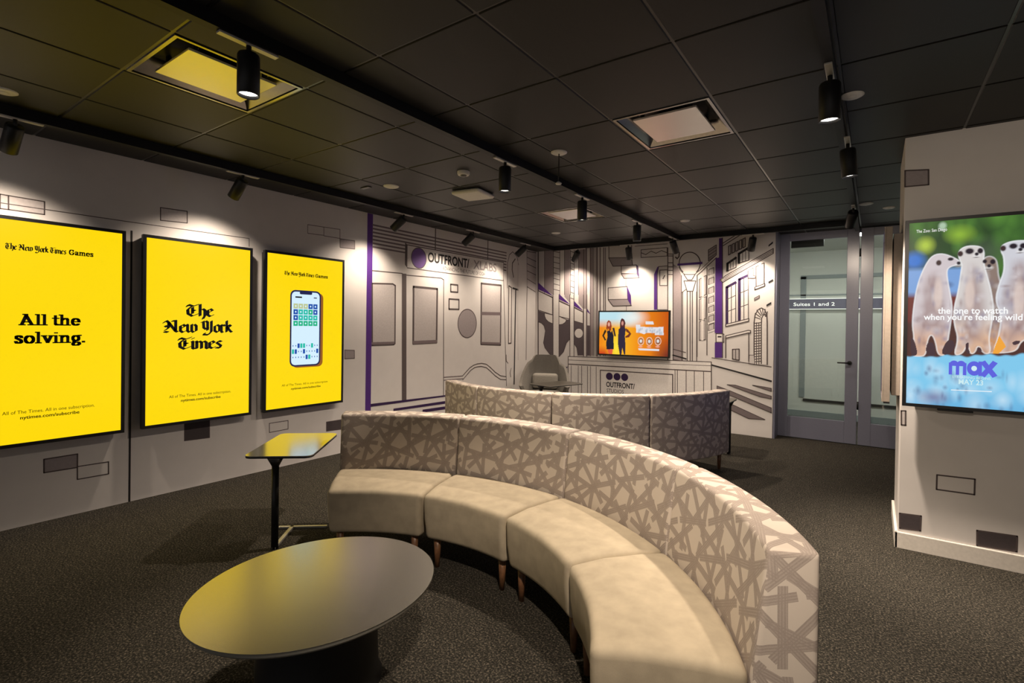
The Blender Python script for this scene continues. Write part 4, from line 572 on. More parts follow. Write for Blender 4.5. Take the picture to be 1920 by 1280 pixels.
# ------------------------------------------------------------------ picture painting on vertex grids
def painted_grid(name, parent, frame, u0, u1, v0, v1, nu, nv, painter, mat_, extra=None, label=None):
    U, V = np.meshgrid(np.linspace(u0, u1, nu), np.linspace(v0, v1, nv))
    Cc = painter(U, V)
    verts = [frame(a, b, 0.0) for a, b in zip(U.ravel(), V.ravel())]
    faces = [(j*nu+i, j*nu+i+1, (j+1)*nu+i+1, (j+1)*nu+i) for j in range(nv-1) for i in range(nu-1)]
    me = bpy.data.meshes.new(name); me.from_pydata(verts, [], faces)
    at = me.color_attributes.new('picture', 'FLOAT_COLOR', 'POINT')
    buf = np.ones((nu*nv, 4), dtype=np.float32); buf[:, :3] = Cc.reshape(-1, 3)
    at.data.foreach_set('color', buf.ravel())
    me.materials.append(mat_)
    if extra:
        bm = bmesh.new(); bm.from_mesh(me)
        m2 = MB(); m2.bm.free(); m2.bm = bm; m2.mats = [mat_]
        extra(Art(m2, frame, 0.0004, 0.00003))
        for q in m2.mats[1:]: me.materials.append(q)
        bm.to_mesh(me); bm.free()
    o = obj(name, me, parent)
    if label: o['label'] = label
    return o
def L3(r, g, b): return np.array([lin(r), lin(g), lin(b)])
def inside(U, V, P):
    r = np.zeros(U.shape, bool); n = len(P)
    for i in range(n):
        (x1, y1), (x2, y2) = P[i], P[(i+1) % n]
        c = ((y1 > V) != (y2 > V)) & (U < (x2-x1)*(V-y1)/((y2-y1) or 1e-9)+x1)
        r ^= c
    return r
def dist_edge(U, V, P):
    d = np.full(U.shape, 9.0); n = len(P)
    for i in range(n):
        (x1, y1), (x2, y2) = P[i], P[(i+1) % n]
        dx, dy = x2-x1, y2-y1; t = np.clip(((U-x1)*dx+(V-y1)*dy)/(dx*dx+dy*dy+1e-12), 0, 1)
        d = np.minimum(d, np.hypot(U-x1-t*dx, V-y1-t*dy))
    return d
def ell(U, V, c, rx, ry, soft=0.15):
    q = np.hypot((U-c[0])/rx, (V-c[1])/ry)
    return np.clip((1+soft-q)/(2*soft), 0, 1)
def mix(C, col, a): return C*(1-a[..., None])+col*a[..., None]
rng = np.random.default_rng(5)
def blot(U, V, n, ur, vr, s0, s1):
    z = np.zeros(U.shape)
    for _ in range(n):
        z = np.maximum(z, ell(U, V, (rng.uniform(*ur), rng.uniform(*vr)), rng.uniform(s0, s1)*0.7, rng.uniform(s0, s1)*1.15, 0.9)*rng.uniform(0.4, 1))
    return z
def smooth_loop(P, it=2):
    for _ in range(it):
        P = [q for a, b in zip(P, P[1:]+P[:1]) for q in ((0.75*a[0]+0.25*b[0], 0.75*a[1]+0.25*b[1]), (0.25*a[0]+0.75*b[0], 0.25*a[1]+0.75*b[1]))]
    return P
def paint_meerkats(U, V):
    C = np.zeros(U.shape+(3,)) + L3(44, 74, 40)
    C = mix(C, L3(96, 150, 60), blot(U, V, 26, (0.15, 0.85), (1.85, 2.17), 0.03, 0.09)*0.8)
    C = mix(C, L3(40, 60, 34), blot(U, V, 14, (0.15, 0.85), (1.8, 2.17), 0.03, 0.08)*0.7)
    C = mix(C, L3(180, 205, 70), ell(U, V, (0.255, 1.995), 0.035, 0.04, 0.7)*0.9)
    C = mix(C, L3(150, 190, 60), ell(U, V, (0.42, 2.05), 0.05, 0.04, 0.8)*0.8)
    C = mix(C, L3(70, 80, 70), ell(U, V, (0.53, 1.93), 0.09, 0.07, 0.7)*0.7)
    C = mix(C, L3(30, 110, 200), ell(U, V, (0.20, 1.90), 0.05, 0.05, 0.5))
    C = mix(C, L3(120, 160, 215), np.clip((1.86-V)/0.03, 0, 1)*np.clip((0.55-U)/0.1+0.3, 0, 1))
    C = mix(C, L3(60, 70, 110), ell(U, V, (0.34, 1.74), 0.04, 0.02, 0.6))
    C = mix(C, L3(110, 50, 45), np.clip((1.70-V)/0.04, 0, 1))
    C = mix(C, L3(120, 70, 110), ell(U, V, (0.55, 1.83), 0.03, 0.06, 0.4))
    C = mix(C, L3(70, 50, 45), np.clip((1.52-V)/0.03, 0, 1)*0.8)
    C = mix(C, L3(190, 215, 190), ell(U, V, (MK['lines']['zoo'][1][0]-0.022, MK['lines']['zoo'][1][1]+0.028), 0.018, 0.022, 0.4)*0.75)
    # rock
    yr = np.interp(U, [MK['rock'][0][0], MK['rock'][1][0]], [MK['rock'][0][1], MK['rock'][1][1]]) + 0.005*np.sin(U*37) + 0.004*np.sin(U*91)
    rock = np.clip((yr-V)/0.012, 0, 1)
    rc = np.zeros(U.shape+(3,)) + L3(128, 200, 236)
    rc = mix(rc, L3(90, 165, 215), np.clip((1.12-V)/0.15, 0, 1)*0.7)
    rc = mix(rc, L3(200, 228, 245), blot(U, V, 30, (0.15, 0.85), (0.98, 1.22), 0.02, 0.06)*0.8)
    rc = mix(rc, L3(90, 110, 150), blot(U, V, 40, (0.15, 0.85), (0.98, 1.22), 0.006, 0.02)*0.7)
    rc = mix(rc, L3(120, 120, 160), ell(U, V, (0.31, 1.03), 0.06, 0.035, 0.8)*0.8)
    C = mix(C, rc, rock)
    bodies = [('body3', 0.85, (150, 130, 120)), ('body1', 1.0, (206, 196, 200)), ('body4', 1.0, (206, 206, 214)), ('body2', 1.0, (212, 206, 204))]
    for nm, br, base in bodies:
        P = smooth_loop(MK[nm]); m = inside(U, V, P); d = dist_edge(U, V, P)
        ys_ = [p[1] for p in P]; t = (V-min(ys_))/(max(ys_)-min(ys_))
        B = np.zeros(U.shape+(3,)) + L3(*base)
        ub = (min(p[0] for p in P), max(p[0] for p in P)); vb = (min(ys_), max(ys_))
        B = mix(B, L3(216, 150, 84), np.clip((0.36-t)/0.2, 0, 1)*(0.6 if nm != 'body3' else 0.95))
        B = mix(B, L3(158, 132, 130), np.clip((d-0.018)/0.05, 0, 1)*0.75*np.clip((0.86-t)/0.1, 0, 1))
        B = mix(B, L3(214, 206, 208), blot(U, V, 26, ub, (vb[0], vb[1]-0.12), 0.008, 0.03)*0.7)
        B = mix(B, L3(140, 112, 112), blot(U, V, 26, ub, (vb[0], vb[1]-0.14), 0.006, 0.022)*0.6)
        B = mix(B, L3(128, 126, 156), blot(U, V, 14, ub, (vb[0]+0.1, vb[1]-0.14), 0.008, 0.022)*0.6)
        B = mix(B, L3(246, 250, 252), np.clip(1-d/0.009, 0, 1)*0.75)
        C = mix(C, B*br, np.clip(0.5+np.where(m, d, -d)/0.005, 0, 1))
    for P in MK['dark']:
        C = np.where(inside(U, V, smooth_loop(P))[..., None], L3(72, 52, 58), C)
    C = np.where(inside(U, V, MK['tri'])[..., None], L3(240, 165, 60), C)
    # second paws / arms of the middle animals
    for c, rx, ry in (((MK['eye'][1][0]+0.005, MK['eye'][1][1]-0.27), 0.022, 0.10), ((MK['eye'][5][0]+0.03, MK['eye'][5][1]-0.32), 0.024, 0.11), ((MK['ear'][0][0], MK['ear'][0][1]-0.2), 0.02, 0.10)):
        C = mix(C, L3(225, 205, 195), ell(U, V, c, rx, ry, 0.3)*0.7)
    for c in MK['ear']: C = mix(C, L3(62, 44, 44), ell(U, V, c, 0.013, 0.017, 0.25))
    for i, c in enumerate(MK['eye']): C = mix(C, L3(38, 30, 40), ell(U, V, c, (0.014, 0.02, 0.013, 0.010, 0.012, 0.018, 0.016)[i], (0.010, 0.018, 0.017, 0.012, 0.015, 0.016, 0.016)[i], 0.25))
    for c in MK['nose']:
        C = mix(C, L3(232, 230, 230), ell(U, V, (c[0], c[1]-0.012), 0.018, 0.012, 0.4)*0.6)
        C = mix(C, L3(70, 50, 56), ell(U, V, (c[0]-0.002, c[1]-0.020), 0.014, 0.0028, 0.5)*0.8)
    for c in MK['nose']: C = mix(C, L3(40, 34, 44), ell(U, V, c, 0.009, 0.010, 0.3))
    return np.clip(C, 0, 1)
M_TXT = emis('picture_white', (0.95, 0.95, 0.95, 1), 1.0); M_VIO = emis('picture_violet', rgb(92, 96, 220), 1.0)
M_TXT2 = emis('picture_pale', rgb(205, 235, 240), 1.0)
def mk_text(ar):
    ln = MK['lines']
    def T(key, s, h, m, off=0.0):
        (a, b), (c, d) = ln[key]; ar.text(s, ((a+c)/2, (b+d)/2), c-a, h, m, off)
    T('t1', 'the one to watch', 0.040, M_TXT, 0.018); T('t2', "when you're feeling wild", 0.052, M_TXT, 0.018)
    T('s', 'STREAMING BEGINS', 0.015, M_TXT2, 0.0); T('may', 'MAY 23', 0.032, M_TXT2, 0.02)
    ar.line(ln['rule'], 0.004, M_TXT)
    T('zoo', 'The Zoo: San Diego', 0.026, M_TXT, 0.0)
    (a, b), (c, d) = ln['max']; W = c-a; h = 0.088; y0 = (b+d)/2-h/2
    # lower-case m a x with a ringed a
    for k in (0, 1, 2): ar.poly([(a+W*(0.02+0.155*k), y0), (a+W*(0.095+0.155*k), y0), (a+W*(0.095+0.155*k), y0+h*0.85), (a+W*(0.02+0.155*k), y0+h*0.85)], M_VIO)
    for k in (0, 1):
        cx = a+W*(0.135+0.155*k); ar.poly([(cx+W*0.115*cos(radians(q)), y0+h*0.62+h*0.38*sin(radians(q))) for q in range(0, 181, 15)], M_VIO)
    ar.circle((a+W*0.57, y0+h*0.5), W*0.155, M_VIO, ry=h*0.5); ar.poly([(a+W*0.66, y0), (a+W*0.735, y0), (a+W*0.735, y0+h), (a+W*0.66, y0+h)], M_VIO)
    ar.circle((a+W*0.57, y0+h*0.5), W*0.060, M_TXT2, ry=h*0.18)
    ar.line([(a+W*0.765, y0+0.006), (a+W*0.99, y0+h-0.006)], 0.026, M_VIO); ar.line([(a+W*0.765, y0+h-0.006), (a+W*0.99, y0+0.006)], 0.026, M_VIO)

# display on the pillar front
DX0, DX1, DZ0, DZ1 = 0.152, 0.838, 0.962, 2.163
t = empty('wall_display', ((DX0+DX1)/2, 4.29, DZ0))
tag(t, 'upright display showing a row of standing meerkats, on the white pillar', 'display')
def place(o): o.location = (-(DX0+DX1)/2, -4.29, -DZ0); return o
mb = MB(); mb.box(DX0+0.05, DX1-0.05, 4.226, 4.2885, DZ0+0.06, DZ1-0.06, M_CASE, 0.004); place(mb.build('mount', t))
mb = MB(); bw = 0.020; mb.box(DX0, DX1, 4.190, 4.226, DZ0, DZ1, M_BEZEL, 0.003)
for a in ((DX0, DX1, DZ0, DZ0+bw), (DX0, DX1, DZ1-bw, DZ1), (DX0, DX0+bw, DZ0+bw, DZ1-bw), (DX1-bw, DX1, DZ0+bw, DZ1-bw)):
    mb.box(a[0], a[1], 4.184, 4.190, a[2], a[3], M_BEZEL)
place(mb.build('bezel', t, 'thin black bezel'))
mb = MB(); mb.box(0.33, 0.50, 4.195, 4.222, DZ0-0.014, DZ0-0.001, M_BEZEL, 0.003); place(mb.build('sensor_bar', t))
place(painted_grid('picture', t, lambda u, v, d: (u, 4.1885-d, v), DX0+bw, DX1-bw, DZ0+bw, DZ1-bw, 235, 420, paint_meerkats, vc_mat('meerkat_picture', 1.0), mk_text, 'lit photograph of meerkats on a rock'))
# display on the pillar's left side, seen edge-on
t = empty('wall_display', (0.146, 4.70, 0.957)); tag(t, 'display seen edge-on, mounted on the side of the pillar facing the doors', 'display')
def place(o): o.location = (-0.146, -4.70, -0.957); return o
mb = MB(); mb.box(0.054, 0.090, 4.36, 5.04, 0.957, 2.163, M_BEIGE, 0.003); mb.box(0.0545, 0.0895, 4.359, 5.041, 0.947, 0.957, M_BEZEL); mb.box(0.044, 0.054, 4.36, 4.375, 0.957, 2.163, M_BEIGE); mb.box(0.044, 0.054, 5.025, 5.04, 0.957, 2.163, M_BEIGE); mb.box(0.044, 0.054, 4.375, 5.025, 0.957, 0.972, M_BEIGE); mb.box(0.044, 0.054, 4.375, 5.025, 2.148, 2.163, M_BEIGE); place(mb.build('case', t, 'beige edge of the case'))
mb = MB(); mb.box(0.0535, 0.0545, 4.38, 5.02, 0.977, 2.143, emis('side_screen_blue', rgb(130, 145, 230), 1.3)); place(mb.build('picture', t, 'lit bluish screen face'))
mb = MB(); mb.box(0.098, 0.1455, 4.42, 4.98, 1.0, 2.12, M_BEIGE, 0.003); mb.box(0.089, 0.099, 4.5, 4.9, 1.1, 2.0, M_BEZEL); place(mb.build('mount', t))

# ------------------------------------------------------------------ television on the back wall
fr = TV['frame']; X0, X1 = fr[0][0], fr[1][0]; Z1 = (fr[0][1]+fr[1][1])/2; Z0 = (fr[3][1]+fr[2][1])/2
def paint_tv(U, V):
    t = (U-X0)/(X1-X0); s = (V-Z0)/(Z1-Z0)
    C = np.zeros(U.shape+(3,)) + L3(240, 140, 20)
    C = mix(C, L3(250, 190, 40), np.clip(1-np.abs(t-0.32)/0.28, 0, 1)*0.9)
    C = mix(C, L3(250, 225, 60), ell(U, V, (X0+0.27*(X1-X0), Z0+0.18*(Z1-Z0)), 0.06, 0.16, 0.8))
    C = mix(C, L3(190, 226, 236), np.clip((s-0.62)/0.2, 0, 1)*np.clip((0.62-t)/0.15, 0, 1))
    C = mix(C, L3(236, 240, 236), ell(U, V, (X0+0.5*(X1-X0), Z0+0.85*(Z1-Z0)), 0.16, 0.09, 0.8)*0.9)
    C = mix(C, L3(190, 70, 10), np.clip((t-0.62)/0.35, 0, 1)*0.85)
    C = mix(C, L3(90, 30, 35), np.clip((t-0.75)/0.25, 0, 1)*np.clip((0.45-s)/0.4, 0, 1))
    C = mix(C, L3(200, 50, 25), np.clip((0.22-s)/0.2, 0, 1)*np.clip((0.16-t)/0.1+0.4, 0, 1))
    def fill(k, col):
        nonlocal C
        C = np.where(inside(U, V, TV[k])[..., None], L3(*col), C)
    fill('w1leg', (225, 90, 60)); fill('w1hair', (150, 60, 30)); fill('w1', (24, 26, 44)); fill('w1arm1', (40, 26, 24)); fill('w1arm2', (50, 30, 40))
    fill('w2hair', (80, 36, 40)); fill('w2', (44, 34, 60)); fill('w2arm', (110, 45, 35))
    C = mix(C, L3(232, 170, 150), ell(U, V, TV['w1face'][0], 0.018, 0.032, 0.3)); C = mix(C, L3(215, 150, 135), ell(U, V, TV['w2face'][0], 0.018, 0.032, 0.3))
    for P in TV['title']: C = mix(C, L3(226, 236, 246), inside(U, V, P)*0.85)
    C = mix(C, L3(60, 110, 140), blot(U, V, 26, (TV['title'][0][0][0]+0.03, TV['title'][0][4][0]-0.02), (TV['title'][0][5][1]+0.02, TV['title'][0][3][1]-0.01), 0.008, 0.022)*0.6)
    for c in TV['icons']:
        q = np.hypot((U-c[0])/0.05, (V-c[1])/0.065)
        C = mix(C, L3(235, 200, 180), ((q < 1) & (q > 0.78))*0.9); C = mix(C, L3(70, 60, 60), (q < 0.72)*0.6); C = mix(C, L3(230, 235, 240), ell(U, V, c, 0.02, 0.024, 0.4)*0.9)
        C = mix(C, L3(240, 170, 150), ell(U, V, (c[0]-0.005, c[1]-0.083), 0.03, 0.012, 0.4))
    return np.clip(C, 0, 1)
t = empty('television', ((X0+X1)/2, YB, Z0)); tag(t, 'television showing two women in dark dresses on an orange picture, on the mural wall', 'television')
def place(o): o.location = (-(X0+X1)/2, -YB, -Z0); return o
mb = MB(); mb.box(X0+0.25, X1-0.25, YB-0.062, YB-0.0065, Z0+0.12, Z1-0.12, M_CASE, 0.004); place(mb.build('mount', t))
mb = MB(); mb.box(X0, X1, 7.402, YB-0.062, Z0, Z1, M_BEZEL, 0.004)
bw = 0.022
for a in ((X0, X1, Z0, Z0+bw), (X0, X1, Z1-bw, Z1), (X0, X0+bw, Z0+bw, Z1-bw), (X1-bw, X1, Z0+bw, Z1-bw)): mb.box(a[0], a[1], 7.397, 7.402, a[2], a[3], M_BEZEL)
place(mb.build('bezel', t, 'black bezel'))
place(painted_grid('picture', t, lambda u, v, d: (u, 7.4005-d, v), X0+bw, X1-bw, Z0+bw, Z1-bw, 190, 115, paint_tv, vc_mat('television_picture', 1.0), None, 'lit orange television picture'))

# ------------------------------------------------------------------ tracks and spotlights
ZT = 2.668
def track(name_label, a, b):
    mb = MB()
    x0, x1, y0, y1 = a[0], a[1], b[0], b[1]
    mb.box(x0, x1, y0, y1, ZT, H-0.0005, M_TRACK)
    xc, yc = (x0+x1)/2, (y0+y1)/2
    o = mb.build('lighting_track', loc=None)
    for v in o.data.vertices: v.co.x -= xc; v.co.y -= yc; v.co.z -= H
    o.location = (xc, yc, H)
    tag(o, name_label, 'lighting track', 'black lighting tracks under the ceiling')
track('black lighting track running along the left wall above the yellow displays', (-4.304, -4.258), (-3.0, 7.20))
track('black lighting track crossing the middle of the ceiling toward the television', (-2.285, -2.238), (-3.0, 7.155))
track('black lighting track on the right of the ceiling toward the glass doors', (-0.215, -0.170), (-3.0, 7.60))
track('black lighting track running above the mural wall', (-4.258, -0.215), (7.155, 7.20))

M_LENS = emis('spot_lens', (1.0, 0.93, 0.84, 1), 6.0); M_LENSOFF = emis('spot_lens_dim', (1.0, 0.9, 0.8, 1), 0.9)
def spotlight(base, aim, power, label, along='y', cone=62, blend=0.75, length=0.175, group=None, bright=True, beam=None):
    bx, by, bz = base
    t = empty('track_spotlight', (bx, by, bz)); tag(t, label, 'spotlight', group or 'black track spotlights')
    mb = MB()
    if along == 'y': mb.box(-0.016, 0.016, -0.13, 0.13, -0.0105, -0.0005, M_ADAPT, 0.002)
    else: mb.box(-0.13, 0.13, -0.016, 0.016, -0.0105, -0.0005, M_ADAPT, 0.002)
    mb.build('adapter', t, 'grey adapter plate')
    mb = MB(); mb.cyl((0, 0, -0.010), (0, 0, -0.055), 0.011, 0.011, M_BLACK, 12); mb.build('stem', t)
    d = (Vector(aim)-Vector(base)).normalized()
    piv = Vector((0, 0, -0.05))
    M4 = Matrix.Translation(piv) @ rot_to(d)
    mb = MB(); r = 0.046
    mb.lathe([(0.0, -0.004), (r*0.9, -0.004), (r, 0.006), (r, length), (r-0.003, length+0.002), (r-0.006, length), (r-0.006, length-0.02)], M_BLACK, 32, M4)
    hou = mb.build('housing', t, 'black cylinder housing')
    mb = MB(); mb.lathe([(r-0.006, length-0.014), (0, length-0.010)], M_LENS if bright else M_LENSOFF, 32, M4); mb.build('lens', hou, 'glowing lens', recalc=False)
    li = bpy.data.lights.new('spot_beam', 'SPOT'); li.energy = power; li.color = WARM; li.spot_size = radians(cone); li.spot_blend = blend; li.shadow_soft_size = 0.035
    lo = bpy.data.objects.new('spot_beam', li); COL.objects.link(lo); lo.parent = t
    bd = (Vector(beam)-Vector(base)).normalized() if beam else d   # wall washers throw their beam lower than the barrel points
    lo.matrix_local = Matrix.Translation(piv + d*(length+0.012)) @ (-bd).to_track_quat('Z', 'Y').to_matrix().to_4x4()
    return t
XTL, XTM, XTR = -4.281, -2.2615, -0.1925
ORD = ['nearest the camera on the left wall track, above the All the solving display', 'second along the left wall track, above the blackletter display', 'third along the left wall track, right of the purple stripe', 'fourth along the left wall track, above the printed purple circle sign', 'last on the left wall track, next to the room corner']
for i, (y, az, dy) in enumerate(((0.785, 2.02, -0.05), (2.16, 2.02, -0.12), (3.93, 2.15, -0.2), (5.13, 2.15, -0.15), (6.35, 2.15, -0.2))):
    spotlight((XTL, y, ZT), (XL, y+dy, az), P_WALL, 'black spotlight '+ORD[i], cone=124, blend=1.0, beam=(XL, y+dy, 0.75))
ORD = ['largest in view, under the yellow-lit ceiling panel', 'second along the middle track, lit lens facing down', 'third along the middle track, in front of the far ceiling panel', 'fourth along the middle track, lit lens above the mural', 'at the far end of the middle track, tilted to the mural']
for i, (y, dx, dy) in enumerate(((1.16, 0, 0), (3.07, 0, 0), (4.30, 0, 0), (5.66, 0, 0))):
    spotlight((XTM, y, ZT), (XTM+dx+0.001, y+dy, 0), P_DOWN*(0.6 if i == 0 else 1.0), 'black spotlight '+ORD[i], cone=(46 if i == 0 else 142), blend=1.0)
spotlight((XTM, 6.93, ZT), (XTM+0.1, YB, 1.9), P_BACK, 'black spotlight '+ORD[4], cone=120, blend=1.0, beam=(XTM+0.1, YB, 0.9))
spotlight((XTR, 2.86, ZT), (XTR, 2.86, 0.0), P_DOWN, 'black spotlight on the right track with a bright lens, near the pillar', cone=80)
spotlight((XTR+0.03, 3.97, ZT), (XTR+0.25, 4.06, 0.0), P_DOWN*1.7, 'black spotlight second along the right track, thin lit rim', cone=64, blend=0.9, beam=(0.55, 4.29, 0.25))
spotlight((XTR, 6.1, ZT), (-0.6, YD, 1.2), P_BACK*1.1, 'black spotlight at the far end of the right track, tilted at the glass doors', cone=110, blend=1.0, bright=False)
for (x, ax, lab) in ((-3.84, -4.35, 'black spotlight leftmost on the track above the mural'), (-3.0, -3.05, 'black spotlight on the mural track above the hanging printed boxes'), (-1.30, -1.45, 'black spotlight on the mural track beside the printed house')):
    spotlight((x, 7.178, ZT), (ax, YB, 2.08), P_BACK, lab, along='x', cone=130, blend=1.0, beam=(ax, YB, -0.3))
# the same tracks carry on behind the camera
spotlight((XTM, -0.40, ZT), (XTM, -0.5, 0.0), P_DOWN*0.3, 'black spotlight on the middle track behind the camera', cone=60)
spotlight((XTR, 0.55, ZT), (-0.62, 1.75, 0.55), P_DOWN*1.15, 'black spotlight on the right track above the near sofa end', cone=75)
spotlight((XTL, -0.75, ZT), (XL, -0.8, 1.75), P_WALL, 'black spotlight on the left track behind the camera', cone=70)
spotlight((XTR, -1.2, ZT), (0.6, 4.2, 1.5), P_DOWN*0.7, 'black spotlight on the right track aimed back at the pillar', cone=40)

# ------------------------------------------------------------------ ceiling light panels
def panel(px, py, label):
    (x0, x1), (y0, y1) = px, py
    cx, cy = (x0+x1)/2, (y0+y1)/2; hx, hy = (x1-x0)/2-0.012, (y1-y0)/2-0.012
    t = empty('ceiling_light_panel', (cx, cy, H)); tag(t, label, 'ceiling light', 'square recessed ceiling light panels')
    mb = MB()
    def ring(a, b, z0, z1, m):
        A = [(-hx+a, -hy+a, z0), (hx-a, -hy+a, z0), (hx-a, hy-a, z0), (-hx+a, hy-a, z0)]
        B = [(-hx+b, -hy+b, z1), (hx-b, -hy+b, z1), (hx-b, hy-b, z1), (-hx+b, hy-b, z1)]
        for k in range(4): mb.face([A[k], A[(k+1) % 4], B[(k+1) % 4], B[k]], m)
    ring(0, 0, 0.03, -0.002, M_CHROME); ring(0, 0.016, -0.002, -0.002, M_CHROME); ring(0.016, 0.016, -0.002, 0.01, M_CHROME)
    mb.build('frame', t, 'thin metal frame', recalc=False)
    mb = MB(); ring(0.016, 0.085, 0.008, 0.085, M_CHROME); ring(0.085, 0.2, 0.085, 0.095, M_BLACK)
    mb.build('reflector', t, 'shiny sloped reflector', recalc=False)
    mb = MB(); mb.box(-hx+0.095, hx-0.095, -hy+0.095, hy-0.095, 0.004, 0.016, M_PANEL, 0.002)
    for sx in (-1, 1):
        for sy in (-1, 1): mb.box(sx*(hx-0.14)-0.01, sx*(hx-0.14)+0.01, sy*(hy-0.14)-0.01, sy*(hy-0.14)+0.01, 0.016, 0.09, M_BLACK)
    mb.build('diffuser', t, 'flat white diffuser')
    return t
panel(*PANELS[0], 'square ceiling light panel reflecting yellow, above the yellow displays')
panel(*PANELS[1], 'square grey ceiling light panel on the right half of the ceiling')
panel(*PANELS[2], 'small far ceiling light panel behind the hanging spotlights')

# ------------------------------------------------------------------ small ceiling fittings
def disc(x, y, r, label, cat='ceiling cap', name='sprinkler_cap', group='round white ceiling caps'):
    mb = MB(); mb.lathe([(0, -0.010), (r*0.8, -0.010), (r, -0.004), (r, 0.001)], M_WHITE, 32)
    mb.lathe([(0, -0.013), (r*0.35, -0.012), (r*0.38, -0.009)], M_WHITE, 24)
    o = mb.build(name); o.location = (x, y, H); tag(o, label, cat, group); return o
disc(-3.70, 3.235, 0.072, 'round cream ceiling cap above the phone display, left of the smoke detector')
disc(-1.872, 6.19, 0.058, 'small white ceiling cap right of the middle track, high above the television')
disc(-3.61, 6.105, 0.062, 'small white ceiling cap left of the far light panel, near the mural corner')
disc(-0.12, 3.35, 0.055, 'round grey ceiling cap half hidden behind the bright right spotlight')
disc(-4.02, 0.69, 0.06, 'white ceiling cap cut by the left picture edge, beside the left wall track')
disc(-0.095, 6.3, 0.065, 'white ceiling cap just right of the right track near the doors')
disc(0.10, 6.62, 0.055, 'faint grey ceiling cap beside the pillar top near the doors')
t = empty('pendant_sprinkler', (-1.922, 3.277, H)); tag(t, 'pendant sprinkler hanging on a thin rod from a cream cap, right of the middle track', 'sprinkler')
mb = MB(); mb.lathe([(0, -0.012), (0.045, -0.012), (0.060, -0.004), (0.060, 0.001)], M_WHITE, 32); mb.build('cap', t, 'cream round cap')
mb = MB(); mb.cyl((0, 0, -0.01), (0, 0, -0.22), 0.004, 0.004, M_BLACK, 10); rod = mb.build('rod', t)
mb = MB(); mb.lathe([(0, -0.236), (0.02, -0.236), (0.024, -0.228), (0.006, -0.215), (0, -0.215)], M_WHITE, 20); mb.build('deflector', rod)
t = empty('smoke_detector', (-2.832, 3.258, H)); tag(t, 'small round white smoke detector left of the middle track', 'smoke detector')
mb = MB(); mb.lathe([(0.046, -0.030), (0.052, -0.02), (0.052, 0.001)], M_WHITE, 32); mb.lathe([(0, -0.030), (0.046, -0.030)], M_WHITE, 32); mb.build('body', t)
mb = MB(); mb.lathe([(0, -0.044), (0.018, -0.042), (0.026, -0.034), (0.028, -0.0302)], M_CASE, 24); mb.build('sensor_dome', t, 'dark ringed dome')
mb = MB(); mb.box(-0.155, 0.155, -0.155, 0.155, -0.042, -0.002, M_WHITE, 0.05, 5)
o = mb.build('wifi_access_point', smooth=radians(35)); o.location = (-3.195, 3.82, H); o.rotation_euler = (0, 0, radians(8)); tag(o, 'rounded square white wireless access point on the ceiling', 'access point')
mb = MB(); mb.box(-0.06, 0.06, -0.02, 0.02, -0.01, 0.0, M_CASE, 0.003); o = mb.build('ceiling_clip'); o.location = (-3.93, 3.13, H-0.0005); tag(o, 'small grey clip on the ceiling left of the cream cap', 'ceiling clip')

# ------------------------------------------------------------------ corridor sign and lamp
t = empty('hanging_sign', (-0.35, 9.68, 1.86)); tag(t, 'lit directory sign seen through the glass door', 'sign')
M_SIGN = mat('sign_violet', (0.16, 0.15, 0.22, 1), 0.4); M_SGL = emis('sign_glow', (0.95, 0.95, 0.85, 1), 2.0)
mb = MB(); mb.box(-0.98, 0.20, -0.03, 0.03, -0.075, 0.085, M_SIGN, 0.004); mb.box(0.24, 0.9, -0.03, 0.03, -0.075, 0.085, M_SIGN, 0.004); mb.build('board', t, 'violet grey board')
mb = MB(); ar = Art(mb, lambda u, v, d: (u, -0.031-d, v), 0.001)
ar.text('Suites 1 and 2', (-0.47, 0.0), 0.58, 0.055, M_SGL, 0.0)
mb.build('lettering', t, 'glowing white lettering', recalc=False)
mb = MB(); ar = Art(mb, lambda u, v, d: (u, -0.031-d, v), 0.001); ar.circle((-0.86, 0.0), 0.028, M_SGL); mb.build('dot', t, 'glowing white dot', recalc=False)
mb = MB(); ar = Art(mb, lambda u, v, d: (u, -0.031-d, v), 0.001); ar.line([(-0.965, -0.06), (-0.965, 0.07)], 0.018, M_SGL); mb.build('end_bar', t, 'glowing end bar', recalc=False)
mb = MB(); mb.box(-0.98, 0.9, -0.03, 0.01, -0.083, -0.077, M_SGL); mb.box(-0.98, 0.9, -0.03, 0.01, 0.087, 0.093, M_SGL); mb.build('light_strip', t, 'glowing edge strips')
M_CLAMP = emis('corridor_lamp', (0.97, 0.97, 0.92, 1), 17.0)
mb = MB(); mb.box(-1.5, 2.0, -0.14, 0.14, -0.03, 0.0, M_CLAMP); o = mb.build('corridor_lamp'); o.location = (0, 8.1, H); tag(o, 'long lit ceiling lamp in the corridor behind the doors', 'ceiling lamp')

